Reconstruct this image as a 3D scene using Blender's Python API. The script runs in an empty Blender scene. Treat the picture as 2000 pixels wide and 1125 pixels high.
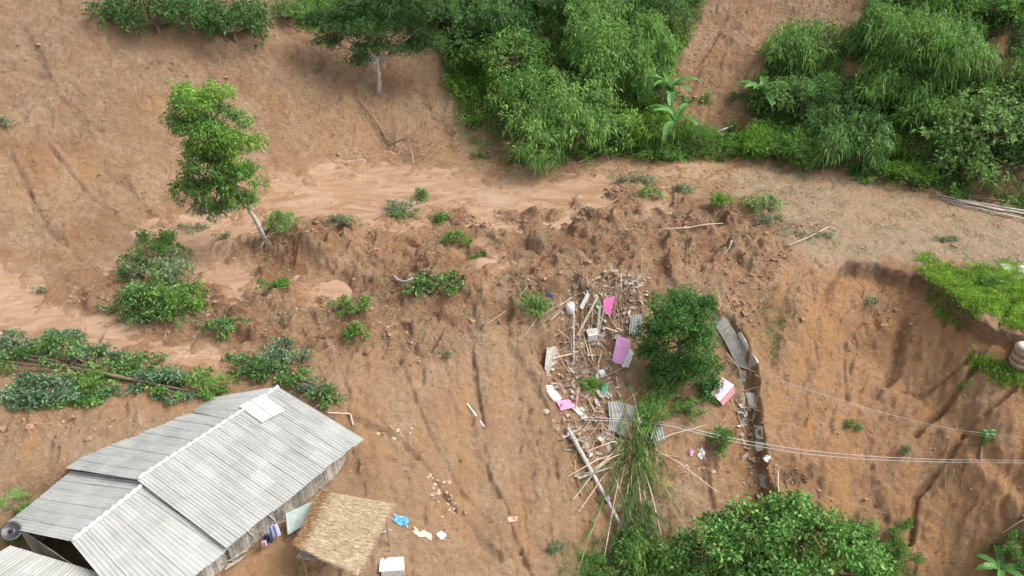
import bpy, math, random
import numpy as np
from mathutils import Vector
R = math.radians
random.seed(7)
rng = np.random.default_rng(11)
C = bpy.context.scene.collection
SC = bpy.context.scene

# ------------------------------------------------------------------ camera, sky, sun, exposure
CAM = np.array([0.0, -42.0, 34.0]); PITCH = 36.0; FOV = 66.0
FP = 1000 / math.tan(R(FOV / 2))
cam = bpy.data.cameras.new('camera'); cam.angle = R(FOV); cam.clip_end = 1000; cam.clip_start = 0.5
co = bpy.data.objects.new('camera', cam); C.objects.link(co)
co.location = CAM; co.rotation_euler = (R(90 - PITCH), 0, 0)
SC.camera = co
SUN_EL, SUN_AZ = 54.0, 94.0          # elevation, azimuth (clockwise from +Y): high, from the right
w = bpy.data.worlds.new('World'); SC.world = w; w.use_nodes = True
nt = w.node_tree; nt.nodes.clear()
sky = nt.nodes.new('ShaderNodeTexSky'); sky.sky_type = 'NISHITA'; sky.sun_disc = False
sky.sun_elevation = R(SUN_EL); sky.sun_rotation = R(SUN_AZ); sky.air_density = 1.0; sky.dust_density = 4.0
hs = nt.nodes.new('ShaderNodeHueSaturation'); hs.inputs['Saturation'].default_value = 0.35
bg = nt.nodes.new('ShaderNodeBackground'); bg.inputs['Strength'].default_value = 0.15
wo = nt.nodes.new('ShaderNodeOutputWorld')
nt.links.new(sky.outputs[0], hs.inputs['Color']); nt.links.new(hs.outputs[0], bg.inputs[0]); nt.links.new(bg.outputs[0], wo.inputs[0])
sl = bpy.data.lights.new('sun', 'SUN'); sl.energy = 2.0; sl.angle = R(30); sl.color = (1.0, 0.96, 0.9)
so = bpy.data.objects.new('sun', sl); C.objects.link(so)
sd = Vector((math.sin(R(SUN_AZ)) * math.cos(R(SUN_EL)), math.cos(R(SUN_AZ)) * math.cos(R(SUN_EL)), math.sin(R(SUN_EL))))
so.rotation_euler = sd.to_track_quat('Z', 'Y').to_euler()
SC.view_settings.view_transform = 'Standard'; SC.view_settings.look = 'None'
SC.view_settings.exposure = 0.85; SC.view_settings.gamma = 1.0

cp, sp = math.cos(R(PITCH)), math.sin(R(PITCH))
FW = np.array([0, cp, -sp]); UP = np.array([0, sp, cp])
def topix(x, y, z):
    dx, dy, dz = x - CAM[0], y - CAM[1], z - CAM[2]
    d = np.maximum(dy * cp - dz * sp, 1.0)
    return 1000 + FP * dx / d, 562.5 - FP * (dy * sp + dz * cp) / d
def ray(u, v):
    d = FW + UP * ((562.5 - v) / FP) + np.array([1, 0, 0]) * ((u - 1000) / FP)
    return d
def onz(u, v, z=0.0):
    d = ray(u, v); return CAM + d * ((z - CAM[2]) / d[2])

# ------------------------------------------------------------------ noise
_perm = np.random.default_rng(3).permutation(512)
_perm = np.concatenate([_perm, _perm, _perm])
_ang = np.random.default_rng(4).uniform(0, 2 * np.pi, 2048); _gx, _gy = np.cos(_ang), np.sin(_ang)
def pn(x, y, s=0):
    xi, yi = np.floor(x).astype(int), np.floor(y).astype(int); xf, yf = x - xi, y - yi
    def g(a, b):
        h = _perm[(_perm[(a + s * 17) & 511] + b + s * 31) & 511]
        return h
    u = xf * xf * xf * (xf * (xf * 6 - 15) + 10); v = yf * yf * yf * (yf * (yf * 6 - 15) + 10)
    def c(a, b):
        h = g(xi + a, yi + b); return _gx[h] * (xf - a) + _gy[h] * (yf - b)
    return ((c(0, 0) * (1 - u) + c(1, 0) * u) * (1 - v) + (c(0, 1) * (1 - u) + c(1, 1) * u) * v) * 1.5
def fbm(x, y, o=4, s=0, g=0.5):
    r = 0; a = 1
    for i in range(o):
        r = r + a * pn(x * 2 ** i, y * 2 ** i, s + i); a *= g
    return r
def ridged(x, y, o=4, s=0, g=0.5):
    r = 0; a = 1
    for i in range(o):
        r = r + a * (0.5 - np.abs(pn(x * 2 ** i, y * 2 ** i, s + i))); a *= g
    return r
def ss(a, b, x):
    t = np.clip((x - a) / (b - a), 0, 1); return t * t * (3 - 2 * t)

# ------------------------------------------------------------------ terrain
TOE = [(-1500, 900), (-700, 700), (-300, 600), (0, 535), (150, 500), (270, 455), (400, 405), (520, 365), (650, 325), (780, 300), (900, 280), (1010, 300), (1150, 305), (1350, 304), (1550, 315), (1700, 340), (1800, 368), (2000, 408), (2500, 520), (3300, 700)]
EDGE = [(-1500, 1300), (-700, 1000), (-300, 870), (0, 790), (300, 720), (600, 690), (850, 620), (1000, 575), (1250, 520), (1450, 500), (1640, 500), (1790, 528), (1880, 600), (2000, 655), (2500, 800), (3300, 1000)]
tw = np.array([onz(*p)[:2] for p in TOE]); ew = np.array([onz(*p)[:2] for p in EDGE])
def interp_s(x, P):
    r = 0
    for o in (-1.6, -0.8, 0, 0.8, 1.6): r = r + np.interp(x + o, P[:, 0], P[:, 1])
    return r / 5
def softp(d, k): return 0.5 * (d + np.sqrt(d * d + k * k)) - 0.5 * k * np.exp(-np.abs(d) / k) * 0
def base(x, y):
    T = interp_s(x, tw); E = interp_s(x, ew)
    su = np.interp(x, [-60, -20, 0, 20, 60], [0.62, 0.72, 0.85, 0.85, 0.8])
    sdn = np.interp(x, [-60, -22, -10, 0, 12, 30, 60], [0.3, 0.32, 0.42, 0.58, 0.66, 0.72, 0.7])
    T = T + 0.4
    z = su * softp(y - T, 1.5) - sdn * softp(E - y, 1.2)
    z = z + 0.5 * pn(x / 14, y / 14, 40) * (1 - ss(-2, 4, y - E) * (1 - ss(-2, 4, y - T)))
    return z
def axis(a, b, c, d, fine, coarse):
    L = np.arange(b, c, fine); l = b - np.cumsum(np.geomspace(fine, coarse, 60)); l = l[l > a]; r = c + np.cumsum(np.geomspace(fine, coarse, 60)); r = r[r < d]
    return np.concatenate([l[::-1], L, r])
AX = axis(-110, -40, 40, 110, 0.10, 3.0); AY = axis(-55, -16, 46, 110, 0.10, 3.0)
X, Y = np.meshgrid(AX, AY)
Z0 = base(X, Y)
U, V = topix(X, Y, Z0)

def sdf(poly, u=None, v=None):
    u = U if u is None else u; v = V if v is None else v
    P = np.array(poly, float); n = len(P); d = np.full(u.shape, 1e18); ins = np.zeros(u.shape, bool)
    for i in range(n):
        a, b = P[i], P[(i + 1) % n]; e = b - a; wx, wy = u - a[0], v - a[1]
        t = np.clip((wx * e[0] + wy * e[1]) / (e @ e), 0, 1)
        d = np.minimum(d, (wx - e[0] * t) ** 2 + (wy - e[1] * t) ** 2)
        c = ((a[1] > v) != (b[1] > v)) & (u < (b[0] - a[0]) * (v - a[1]) / (b[1] - a[1] + 1e-12) + a[0]); ins ^= c
    d = np.sqrt(d); return np.where(ins, -d, d)
WOB = 22 * fbm(X / 2.2, Y / 2.2, 3, 60)
def mask(poly, soft=12, wob=1.0): return 1 - ss(-soft, soft, sdf(poly) + WOB * wob)
def linedist(pts, u=None, v=None):
    u = U if u is None else u; v = V if v is None else v
    d = np.full(u.shape, 1e18)
    for a, b in zip(pts[:-1], pts[1:]):
        ex, ey = b[0] - a[0], b[1] - a[1]; wx, wy = u - a[0], v - a[1]
        t = np.clip((wx * ex + wy * ey) / (ex * ex + ey * ey), 0, 1); d = np.minimum(d, (wx - ex * t) ** 2 + (wy - ey * t) ** 2)
    return np.sqrt(d)

STREAM = [[(505, 400), (560, 350), (640, 328), (760, 316), (830, 335), (900, 350), (1000, 352), (1100, 345), (1190, 340), (1210, 372), (1180, 402), (1100, 416), (1000, 412), (900, 398), (830, 420), (720, 448), (640, 440), (560, 430)],
          [(330, 440), (400, 412), (515, 425), (525, 470), (470, 500), (510, 560), (430, 572), (380, 545), (340, 520), (280, 520), (210, 512), (290, 450)],
          [(-500, 560), (-300, 530), (0, 532), (60, 542), (95, 600), (250, 615), (280, 650), (200, 680), (100, 645), (0, 640), (-300, 680), (-500, 700)],
          [(1150, 298), (1300, 308), (1450, 318), (1560, 325), (1700, 348), (1700, 360), (1550, 338), (1400, 334), (1250, 332), (1160, 320)],
          [(925, 405), (960, 400), (1000, 440), (975, 475), (950, 460), (930, 435)],
          [(280, 655), (330, 668), (440, 680), (430, 700), (330, 690), (270, 670)],
          [(590, 550), (655, 565), (640, 585), (605, 605), (585, 575)],
          [(950, 510), (992, 512), (985, 545), (960, 550)],
          [(1255, 395), (1310, 380), (1295, 400), (1275, 415), (1300, 438), (1280, 440), (1262, 420)]]
wet = np.zeros_like(X)
for p in STREAM: wet = np.maximum(wet, mask(p, 24, 1.3))
hill = ss(0, 2.5, Y - interp_s(X, tw)) ; low = ss(0, 2.0, interp_s(X, ew) - Y); bench = (1 - hill) * (1 - low)
JUNGLE = [(600, -400), (590, 60), (700, 60), (850, 60), (870, 170), (905, 235), (1010, 272), (1060, 315), (1300, 305), (1450, 300), (1600, 325), (1700, 345), (1800, 372), (2000, 400), (2600, 500), (3600, 500), (3600, -600)]
BARE = [[(1400, -200), (1375, 30), (1310, 130), (1320, 185), (1400, 205), (1480, 165), (1500, 100), (1545, 55), (1620, 60), (1690, 40), (1700, -200)],
        [(1640, 110), (1685, 120), (1695, 152), (1650, 150)], [(1885, 85), (1965, 72), (1975, 140), (1880, 155)], [(1300, 205), (1450, 195), (1480, 240), (1400, 262), (1310, 235)], [(1160, 110), (1205, 90), (1215, 130), (1170, 150)], [(1880,345),(1960,300),(2020,330),(2010,380),(1900,372)]]
jung = mask(JUNGLE, 14, 0.8)
bare = np.zeros_like(X)
for p in BARE: bare = np.maximum(bare, mask(p, 10, 0.5))
jung = jung * (1 - bare)
GRASS = [[(1785, 520), (1850, 512), (1920, 522), (2050, 545), (2600, 640), (2600, 790), (2100, 665), (2000, 648), (1900, 615), (1840, 575)],
         [(1905, 668), (1960, 690), (2100, 720), (2100, 745), (1960, 738), (1915, 700)]]
grassm = np.maximum(mask(GRASS[0], 14, 0.9), mask(GRASS[1], 16, 1.2))
SLOT = [(1050, 660), (1100, 620), (1250, 560), (1380, 570), (1440, 640), (1480, 720), (1490, 850), (1510, 960), (1560, 1125), (1600, 1500), (1150, 1500), (1130, 1080), (1090, 950), (1075, 800)]
slot = mask(SLOT, 5, 0.5)
rough_z = mask([(380, 480), (560, 440), (860, 420), (1200, 370), (1500, 420), (1560, 520), (1350, 560), (1050, 640), (850, 700), (600, 700), (380, 640), (150, 700), (150, 560)], 40)
roadz = mask([(1420, 330), (1600, 330), (1800, 380), (2700, 520), (2700, 620), (2000, 545), (1800, 515), (1560, 500), (1500, 420)], 20)

def rot(a): c, s = math.cos(R(a)), math.sin(R(a)); return X * c + Y * s, -X * s + Y * c
# ground relief: fine fractal everywhere, streaks down the slopes, lumps in the debris belt
WX = X + 0.8 * fbm(X / 3, Y / 3, 3, 70); WY = Y + 0.8 * fbm(X / 3, Y / 3, 3, 75)
fine = 0.16 * fbm(WX / 1.3, WY / 1.3, 3, 1, 0.6) + 0.075 * fbm(X / 0.42, Y / 0.42, 2, 8, 0.6) - 0.10 * ss(.28, .5, pn(WX / .8, WY / .8, 9))
lumps = 1.0 * np.maximum(fbm(WX / 2.4, WY / 2.4, 4, 12, 0.55), -0.12) - 0.28 * np.maximum(ridged(WX / 2.0, WY / 2.0, 3, 20, 0.5) - 0.62, 0)
a, b = rot(-27); st_l = 0.15 * fbm(a / 1.3 + 0.25 * fbm(X / 4, Y / 4, 2, 5), b / 9, 4, 25, 0.6) + 0.22 * ridged(a / 3.5, b / 16, 3, 30)
a, b = rot(8); st_m = 0.15 * fbm(a / 1.4, b / 8, 4, 33, 0.6) - 0.18 * ss(.35, .5, ridged(a / 2.8 + .15 * fbm(X / 2, Y / 2, 3, 6), b / 20, 1, 130)); cs_m = fbm(a / 1.6, b / 9, 4, 150, .6)
a, b = rot(-24); st_r = 0.22 * fbm(a / 1.7, b / 14, 4, 37, 0.55) - 0.15 * ss(.34, .5, ridged(a / 3.0 + .14 * fbm(X / 2, Y / 2, 3, 7), b / 26, 1, 135)) + 0.25 * ridged(a / 4.0, b / 18, 3, 42); cs_r = fbm(a / 1.6, b / 9, 4, 155, .6)
rt = ss(14, 20, X)
D = fine * (1 - 0.8 * wet) * (1 - 0.45 * roadz) + lumps * (0.15 + 1.0 * rough_z) * (1 - 0.9 * wet) * (1 - 0.85 * roadz) * (1 - 0.6 * hill) * (1 - 0.5 * low * (1 - rough_z))
D += hill * np.where(X < 10, 1, 0.7) * st_l + low * ((1 - rt) * st_m + rt * st_r)
D += hill * 0.45 * fbm(X / 5, Y / 5, 3, 90)
Z = Z0 + D
Z -= (0.20 + 0.12 * fbm(X / 1.5, Y / 1.5, 3, 140)) * wet * (1 - hill)
# named features
def bump(u, v, ru, rv, h, k=1.0):
    global Z
    q = ((U - u) / ru) ** 2 + ((V - v) / rv) ** 2; Z = Z + h * np.exp(-q * 1.2) * (1 + 0.35 * k * fbm(X / 0.9, Y / 0.9, 3, 77))
for q in [(620, 495, 115, 30, 1.9), (470, 480, 60, 18, .7), (660, 445, 60, 16, .9), (880, 560, 110, 22, .7), (1200, 470, 90, 20, .6), (700, 560, 60, 16, -.6), (980, 610, 60, 26, -.6), (560, 590, 60, 25, .7), (180, 600, 60, 12, .5), (340, 640, 60, 12, .5), (1150, 540, 120, 25, .5), (830, 610, 60, 30, -.35),
          (1230, 375, 30, 20, .5), (1450, 410, 90, 28, .5), (1570, 450, 70, 18, .4), (1300, 440, 80, 20, .35), (300, 560, 70, 14, .35), (210, 590, 40, 10, .3),
          (560, 470, 40, 12, .4), (1010, 470, 60, 14, .3), (400, 640, 80, 20, .4), (780, 650, 60, 20, .35), (1020, 560, 50, 14, .4),
          (1690, 640, 120, 100, -.7), (1560, 600, 40, 60, .7), (1500, 560, 60, 40, .5), (1900, 760, 90, 90, .7), (1330, 620, 70, 40, .6), (1330, 560, 60, 14, .3)]: bump(*q)
# scarp under the grass bank and road shoulder
SCARP = [(1600, 640), (1612, 560), (1655, 504), (1790, 530), (1860, 590), (1905, 625), (2000, 655), (2600, 830)]
sp_poly = SCARP + [(2600, 2200), (1600, 2200)]
sdd = sdf(sp_poly) + 0.25 * WOB
Z -= 1.15 * (1 - ss(-6, 0, sdd)) * ss(640, 560, V - .9 * (U - 1600).clip(0))
Z -= 1.5 * slot * ss(540, 640, V)
GULL = [([(915, 640), (930, 740), (945, 830), (948, 900), (960, 950), (990, 985), (1005, 1050), (1040, 1125)], 3.5, .45),
        ([(690, 815), (780, 855), (840, 920), (880, 985), (930, 1040), (980, 1090)], 5, .4), ([(780, 700), (840, 850), (905, 965), (960, 1020)], 4, .3),
        ([(1980, 590), (1900, 720), (1850, 790), (1790, 850)], 5, .45), ([(1940, 650), (1860, 720), (1800, 760), (1740, 740)], 4, .35), ([(1990, 740), (1900, 820), (1850, 900), (1790, 970), (1780, 1060)], 5, .45),
        ([(1775, 600), (1760, 680), (1740, 730), (1710, 770)], 9, .5), ([(1590, 560), (1588, 640), (1600, 720)], 3, .25), ([(1660, 640), (1650, 720), (1655, 780)], 4, .3),
        ([(1380, 880), (1400, 960), (1420, 1010)], 5, .5), ([(1430, 920), (1440, 985), (1450, 1020)], 3, .35),
        ([(20, 300), (60, 380), (90, 440), (150, 500)], 5, .3), ([(100, 290), (170, 380), (240, 440), (290, 470)], 5, .3), ([(200, 330), (270, 390), (300, 430)], 4, .3), ([(240, 350), (290, 410)], 4, .3), ([(50, 60), (80, 120), (120, 200), (200, 260)], 6, .25),
        ([(600, 80), (620, 130)], 8, .5), ([(690, 180), (730, 250), (760, 290)], 9, .4), ([(820, 180), (850, 230), (880, 260)], 6, .35), ([(380, 110), (420, 160)], 6, .25),
        ([(1340, 200), (1370, 120), (1420, 30)], 6, .3), ([(1450, 160), (1520, 60)], 5, .25), ([(1000, 680), (1040, 740), (1070, 800), (1090, 900)], 6, .35), ([(1700, 960), (1740, 1030)], 14, .5), ([(1540, 930), (1570, 930)], 16, .6)]
for pts, wd, dp in GULL:
    Z -= .95 * dp * np.exp(-((linedist(pts) + 0.25 * WOB) / wd) ** 2)
# level stand for the houses
HOUSE = [(720, 955), (600, 1010), (470, 1130), (300, 1350), (-250, 1350), (-150, 1080), (60, 960), (330, 860), (520, 830)]
G0 = float(base(np.array([onz(600, 1000, -4.5)[0]]), np.array([onz(600, 1000, -4.5)[1]]))[0])
hm = 1 - ss(-5, 40, sdf(HOUSE))
Z = Z * (1 - hm) + (G0 + 0.5 * D) * hm

def gh(x, y):
    x = np.clip(x, AX[0], AX[-1] - 1e-3); y = np.clip(y, AY[0], AY[-1] - 1e-3)
    i = np.clip(np.searchsorted(AX, x, 'right') - 1, 0, len(AX) - 2); j = np.clip(np.searchsorted(AY, y, 'right') - 1, 0, len(AY) - 2)
    fx = (x - AX[i]) / (AX[i + 1] - AX[i]); fy = (y - AY[j]) / (AY[j + 1] - AY[j])
    return (Z[j, i] * (1 - fx) + Z[j, i + 1] * fx) * (1 - fy) + (Z[j + 1, i] * (1 - fx) + Z[j + 1, i + 1] * fx) * fy
def hit(u, v, lift=0.0):
    d = ray(u, v); t = np.arange(25, 130, 0.05); P = CAM[None] + d[None] * t[:, None]
    k = P[:, 2] < gh(P[:, 0], P[:, 1]) + lift
    i = int(np.argmax(k)) if k.any() else len(t) - 1
    return P[i]
def mpp(p): return float((p - CAM) @ FW) / FP       # metres per photo pixel at p

# ------------------------------------------------------------------ mesh helpers
def setmesh(name, V_, Q, mats, smooth=False, parent=None):
    V_ = np.asarray(V_, np.float32); Q = np.asarray(Q, np.int32); k = Q.shape[1]
    me = bpy.data.meshes.new(name); me.vertices.add(len(V_)); me.vertices.foreach_set('co', V_.ravel())
    me.loops.add(Q.size); me.loops.foreach_set('vertex_index', Q.ravel())
    me.polygons.add(len(Q)); me.polygons.foreach_set('loop_start', np.arange(0, Q.size, k, dtype=np.int32)); me.polygons.foreach_set('loop_total', np.full(len(Q), k, np.int32))
    me.polygons.foreach_set('use_smooth', np.full(len(Q), smooth, bool))
    me.update(calc_edges=True); me.materials.append(mats)
    o = bpy.data.objects.new(name, me); C.objects.link(o)
    if parent: o.parent = parent
    return o
class MB:
    def __init__(s): s.v = []; s.f = []
    def add(s, vs, fs):
        n = len(s.v); s.v += [tuple(map(float, q)) for q in vs]; s.f += [tuple(i + n for i in f) for f in fs]; return s
    def box(s, c, ax, ay, az):           # centre and three half vectors
        c, ax, ay, az = map(np.array, (c, ax, ay, az))
        vs = [c + i * ax + j * ay + k * az for i in (-1, 1) for j in (-1, 1) for k in (-1, 1)]
        return s.add(vs, [(0, 1, 3, 2), (4, 6, 7, 5), (0, 4, 5, 1), (2, 3, 7, 6), (0, 2, 6, 4), (1, 5, 7, 3)])
    def beam(s, p, q, w_, t_, roll=0.0, taper=1.0):
        p, q = np.array(p, float), np.array(q, float); d = q - p; L = np.linalg.norm(d); d /= L
        a = np.cross(d, [0, 0, 1]); a /= np.linalg.norm(a) + 1e-9; n = np.cross(a, d)
        a, n = a * math.cos(roll) + n * math.sin(roll), n * math.cos(roll) - a * math.sin(roll)
        return s.box((p + q) / 2, d * L / 2, a * w_ / 2, n * t_ / 2)
    def tube(s, pts, rad, k=6):
        pts = [np.array(p, float) for p in pts]
        if not hasattr(rad, '__len__'): rad = [rad] * len(pts)
        vs = []; fs = []; pa = None
        for i, p in enumerate(pts):
            d = pts[min(i + 1, len(pts) - 1)] - pts[max(i - 1, 0)]; d /= np.linalg.norm(d) + 1e-9
            a = np.cross(d, [0, 0, 1] if abs(d[2]) < .9 else [1, 0, 0]) if pa is None else pa - d * (pa @ d)
            a /= np.linalg.norm(a) + 1e-9; pa = a; b_ = np.cross(d, a)
            for j in range(k):
                t = 2 * math.pi * j / k; vs.append(p + rad[i] * (a * math.cos(t) + b_ * math.sin(t)))
        for i in range(len(pts) - 1):
            for j in range(k): fs.append((i * k + j, i * k + (j + 1) % k, (i + 1) * k + (j + 1) % k, (i + 1) * k + j))
        fs.append(tuple(range(k))[::-1]); fs.append(tuple((len(pts) - 1) * k + j for j in range(k)))
        return s.add(vs, fs)
    def build(s, name, mat, parent=None, smooth=False):
        me = bpy.data.meshes.new(name); v = np.array(s.v)
        off = np.zeros(3)
        if parent is not None: off = np.array(parent.location)
        me.from_pydata([tuple(q) for q in (v - off)], [], s.f); me.materials.append(mat)
        if smooth:
            for p in me.polygons: p.use_smooth = True
        me.update()
        o = bpy.data.objects.new(name, me); C.objects.link(o)
        if parent is not None: o.parent = parent
        return o
def tag(o, label=None, cat=None, group=None, kind=None):
    if label: o['label'] = label
    if cat: o['category'] = cat
    if group: o['group'] = group
    if kind: o['kind'] = kind
    return o
def root(name, p, label, cat, group=None):
    o = bpy.data.objects.new(name, None); C.objects.link(o); o.location = tuple(float(q) for q in p); o.empty_display_size = 0.2
    return tag(o, label, cat, group)
def single(mb, name, mat, label, cat, group=None, smooth=False, kind=None):
    """one-mesh thing with its origin moved to its own place"""
    v = np.array(mb.v); c = v.mean(0); c[2] = v[:, 2].min()
    mb.v = [tuple(q) for q in v - c]; o = mb.build(name, mat, None, smooth); o.location = tuple(c)
    return tag(o, label, cat, group, kind)

# ------------------------------------------------------------------ materials
def newmat(name):
    m = bpy.data.materials.new(name); m.use_nodes = True; n = m.node_tree; b_ = n.nodes['Principled BSDF']; return m, n, b_
def N(n, t, **kw):
    q = n.nodes.new(t)
    for k, v_ in kw.items():
        if k in q.inputs.keys(): q.inputs[k].default_value = v_
        else: setattr(q, k, v_)
    return q
def ramp(n, src, stops):
    r = n.nodes.new('ShaderNodeValToRGB'); e = r.color_ramp.elements
    while len(e) > 1: e.remove(e[-1])
    e[0].position = stops[0][0]; e[0].color = (*stops[0][1], 1)
    for p, c in stops[1:]:
        q = e.new(p); q.color = (*c, 1)
    n.links.new(src, r.inputs[0]); return r
def mix(n, f, a, b_):
    q = n.nodes.new('ShaderNodeMix'); q.data_type = 'RGBA'
    for s_, i in ((f, 0), (a, 6), (b_, 7)):
        if hasattr(s_, 'node') or isinstance(s_, bpy.types.NodeSocket): n.links.new(s_, q.inputs[i])
        else: q.inputs[i].default_value = s_ if i == 0 else (*s_, 1)
    return q.outputs[2]
def math_(n, op, a, b_=0.5):
    q = n.nodes.new('ShaderNodeMath'); q.operation = op
    for s_, i in ((a, 0), (b_, 1)):
        if isinstance(s_, bpy.types.NodeSocket): n.links.new(s_, q.inputs[i])
        else: q.inputs[i].default_value = s_
    return q.outputs[0]
def noise(n, vec, scale, det=5, rough=0.6, dist=0.0):
    q = N(n, 'ShaderNodeTexNoise'); q.inputs['Scale'].default_value = scale; q.inputs['Detail'].default_value = det; q.inputs['Roughness'].default_value = rough; q.inputs['Distortion'].default_value = dist
    n.links.new(vec, q.inputs['Vector']); return q.outputs[0]

def soil_mat():
    m, n, b_ = newmat('soil'); tc = N(n, 'ShaderNodeTexCoord').outputs['Object']
    at = N(n, 'ShaderNodeAttribute', attribute_name='soil'); sep = N(n, 'ShaderNodeSeparateColor'); n.links.new(at.outputs['Color'], sep.inputs[0])
    at2 = N(n, 'ShaderNodeAttribute', attribute_name='cover'); sep2 = N(n, 'ShaderNodeSeparateColor'); n.links.new(at2.outputs['Color'], sep2.inputs[0])
    big = noise(n, tc, 0.35, 6, 0.6, 0.6); mid = noise(n, tc, 2.2, 8, 0.7, 0.4); sm = noise(n, tc, 9, 6, 0.75)
    c = ramp(n, big, [(0.30, (0.330, 0.165, 0.074)), (0.45, (0.425, 0.250, 0.128)), (0.57, (0.485, 0.320, 0.182)), (0.70, (0.530, 0.380, 0.250))]).outputs[0]
    c = mix(n, math_(n, 'MULTIPLY', ramp(n, mid, [(0.48, (0, 0, 0)), (0.66, (1, 1, 1))]).outputs[0], 0.62), c, (0.240, 0.125, 0.060))
    c = mix(n, math_(n, 'MULTIPLY', ramp(n, sm, [(0.54, (0, 0, 0)), (0.68, (1, 1, 1))]).outputs[0], 0.55), c, (0.56, 0.43, 0.31))
    c = mix(n, math_(n, 'MULTIPLY', ramp(n, noise(n, tc, 4.2, 7, 0.75, 0.6), [(0.55, (0, 0, 0)), (0.66, (1, 1, 1))]).outputs[0], 0.5), c, (0.190, 0.100, 0.050))
    c = mix(n, math_(n, 'MULTIPLY', ramp(n, noise(n, tc, 0.8, 7, 0.65, 0.8), [(0.56, (0, 0, 0)), (0.64, (1, 1, 1))]).outputs[0], 0.6), c, (0.56, 0.375, 0.28))
    c = mix(n, math_(n, 'MULTIPLY', sep2.outputs[2], ramp(n, noise(n, tc, 1.3, 7, .68, .5), [(.38, (.2,) * 3), (.54, (1,) * 3)]).outputs[0]), c, (0.285, 0.138, 0.066))
    fo = math_(n, 'MULTIPLY', sep.outputs[0], ramp(n, noise(n, tc, 1.1, 5, 0.65), [(0.3, (0.25,) * 3), (0.6, (1,) * 3)]).outputs[0])
    c = mix(n, fo, c, (0.520, 0.270, 0.110))
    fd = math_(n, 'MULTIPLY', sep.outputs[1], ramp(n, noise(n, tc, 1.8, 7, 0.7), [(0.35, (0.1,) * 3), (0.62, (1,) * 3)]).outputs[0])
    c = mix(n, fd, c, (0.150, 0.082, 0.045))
    fg = math_(n, 'MULTIPLY', sep.outputs[2], ramp(n, noise(n, tc, 3.5, 7, 0.75), [(0.35, (0.2,) * 3), (0.62, (1,) * 3)]).outputs[0])
    c = mix(n, fg, c, (0.42, 0.335, 0.235))
    c = mix(n, math_(n, 'MULTIPLY', sep2.outputs[1], ramp(n, mid, [(0.35, (1,) * 3), (0.6, (0.35,) * 3)]).outputs[0]), c, (0.375, 0.240, 0.152))
    fv = math_(n, 'MULTIPLY', sep2.outputs[0], ramp(n, noise(n, tc, 1.6, 6, 0.7), [(0.3, (0.35,) * 3), (0.6, (1,) * 3)]).outputs[0])
    c = mix(n, fv, c, (0.060, 0.085, 0.026))
    c = mix(n, math_(n, 'MULTIPLY', ramp(n, noise(n, tc, 21, 4, 0.8), [(0.56, (0, 0, 0)), (0.64, (1, 1, 1))]).outputs[0], 0.35), c, (0.17, 0.09, 0.045))
    c = mix(n, math_(n, 'MULTIPLY', ramp(n, noise(n, tc, 16, 4, 0.8), [(0.58, (0, 0, 0)), (0.66, (1, 1, 1))]).outputs[0], 0.25), c, (0.60, 0.46, 0.34))
    # scattered grit and straw
    vo = N(n, 'ShaderNodeTexVoronoi'); vo.inputs['Scale'].default_value = 7; n.links.new(tc, vo.inputs['Vector'])
    c = mix(n, math_(n, 'MULTIPLY', math_(n, 'LESS_THAN', vo.outputs['Distance'], 0.16), math_(n, 'GREATER_THAN', sm, 0.52)), c, (0.16, 0.09, 0.05))
    n.links.new(c, b_.inputs['Base Color'])
    rg = ramp(n, mid, [(0.3, (0.36,) * 3), (0.7, (0.8,) * 3)]).outputs[0]
    n.links.new(math_(n, 'SUBTRACT', rg, math_(n, 'MULTIPLY', sep2.outputs[1], 0.25)), b_.inputs['Roughness'])
    h = math_(n, 'ADD', math_(n, 'MULTIPLY', noise(n, tc, 2.6, 9, 0.78, 0.6), 0.75), math_(n, 'MULTIPLY', noise(n, tc, 12, 5, 0.75), 0.07))
    bp = N(n, 'ShaderNodeBump'); bp.inputs['Strength'].default_value = 0.9; bp.inputs['Distance'].default_value = 1.0
    n.links.new(math_(n, 'MULTIPLY', h, math_(n, 'SUBTRACT', 1.0, math_(n, 'MULTIPLY', sep2.outputs[1], 0.75))), bp.inputs['Height']); n.links.new(bp.outputs[0], b_.inputs['Normal'])
    return m
def stream_mat():
    m, n, b_ = newmat('muddy_water'); tc = N(n, 'ShaderNodeTexCoord').outputs['Object']
    mp = N(n, 'ShaderNodeMapping'); mp.inputs['Rotation'].default_value = (0, 0, R(-28)); mp.inputs['Scale'].default_value = (0.4, 1.1, 1); n.links.new(tc, mp.inputs[0])
    f = noise(n, mp.outputs[0], 0.7, 8, 0.62, 1.2)
    c = ramp(n, f, [(0.3, (0.230, 0.125, 0.060)), (0.5, (0.320, 0.203, 0.130)), (0.68, (0.385, 0.270, 0.200))]).outputs[0]
    n.links.new(c, b_.inputs['Base Color']); b_.inputs['Roughness'].default_value = 0.12; b_.inputs['Specular IOR Level'].default_value = 0.5
    h = noise(n, mp.outputs[0], 4.0, 6, 0.6, 0.5)
    bp = N(n, 'ShaderNodeBump'); bp.inputs['Strength'].default_value = 0.5; bp.inputs['Distance'].default_value = 0.12; n.links.new(h, bp.inputs['Height']); n.links.new(bp.outputs[0], b_.inputs['Normal'])
    return m
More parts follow.
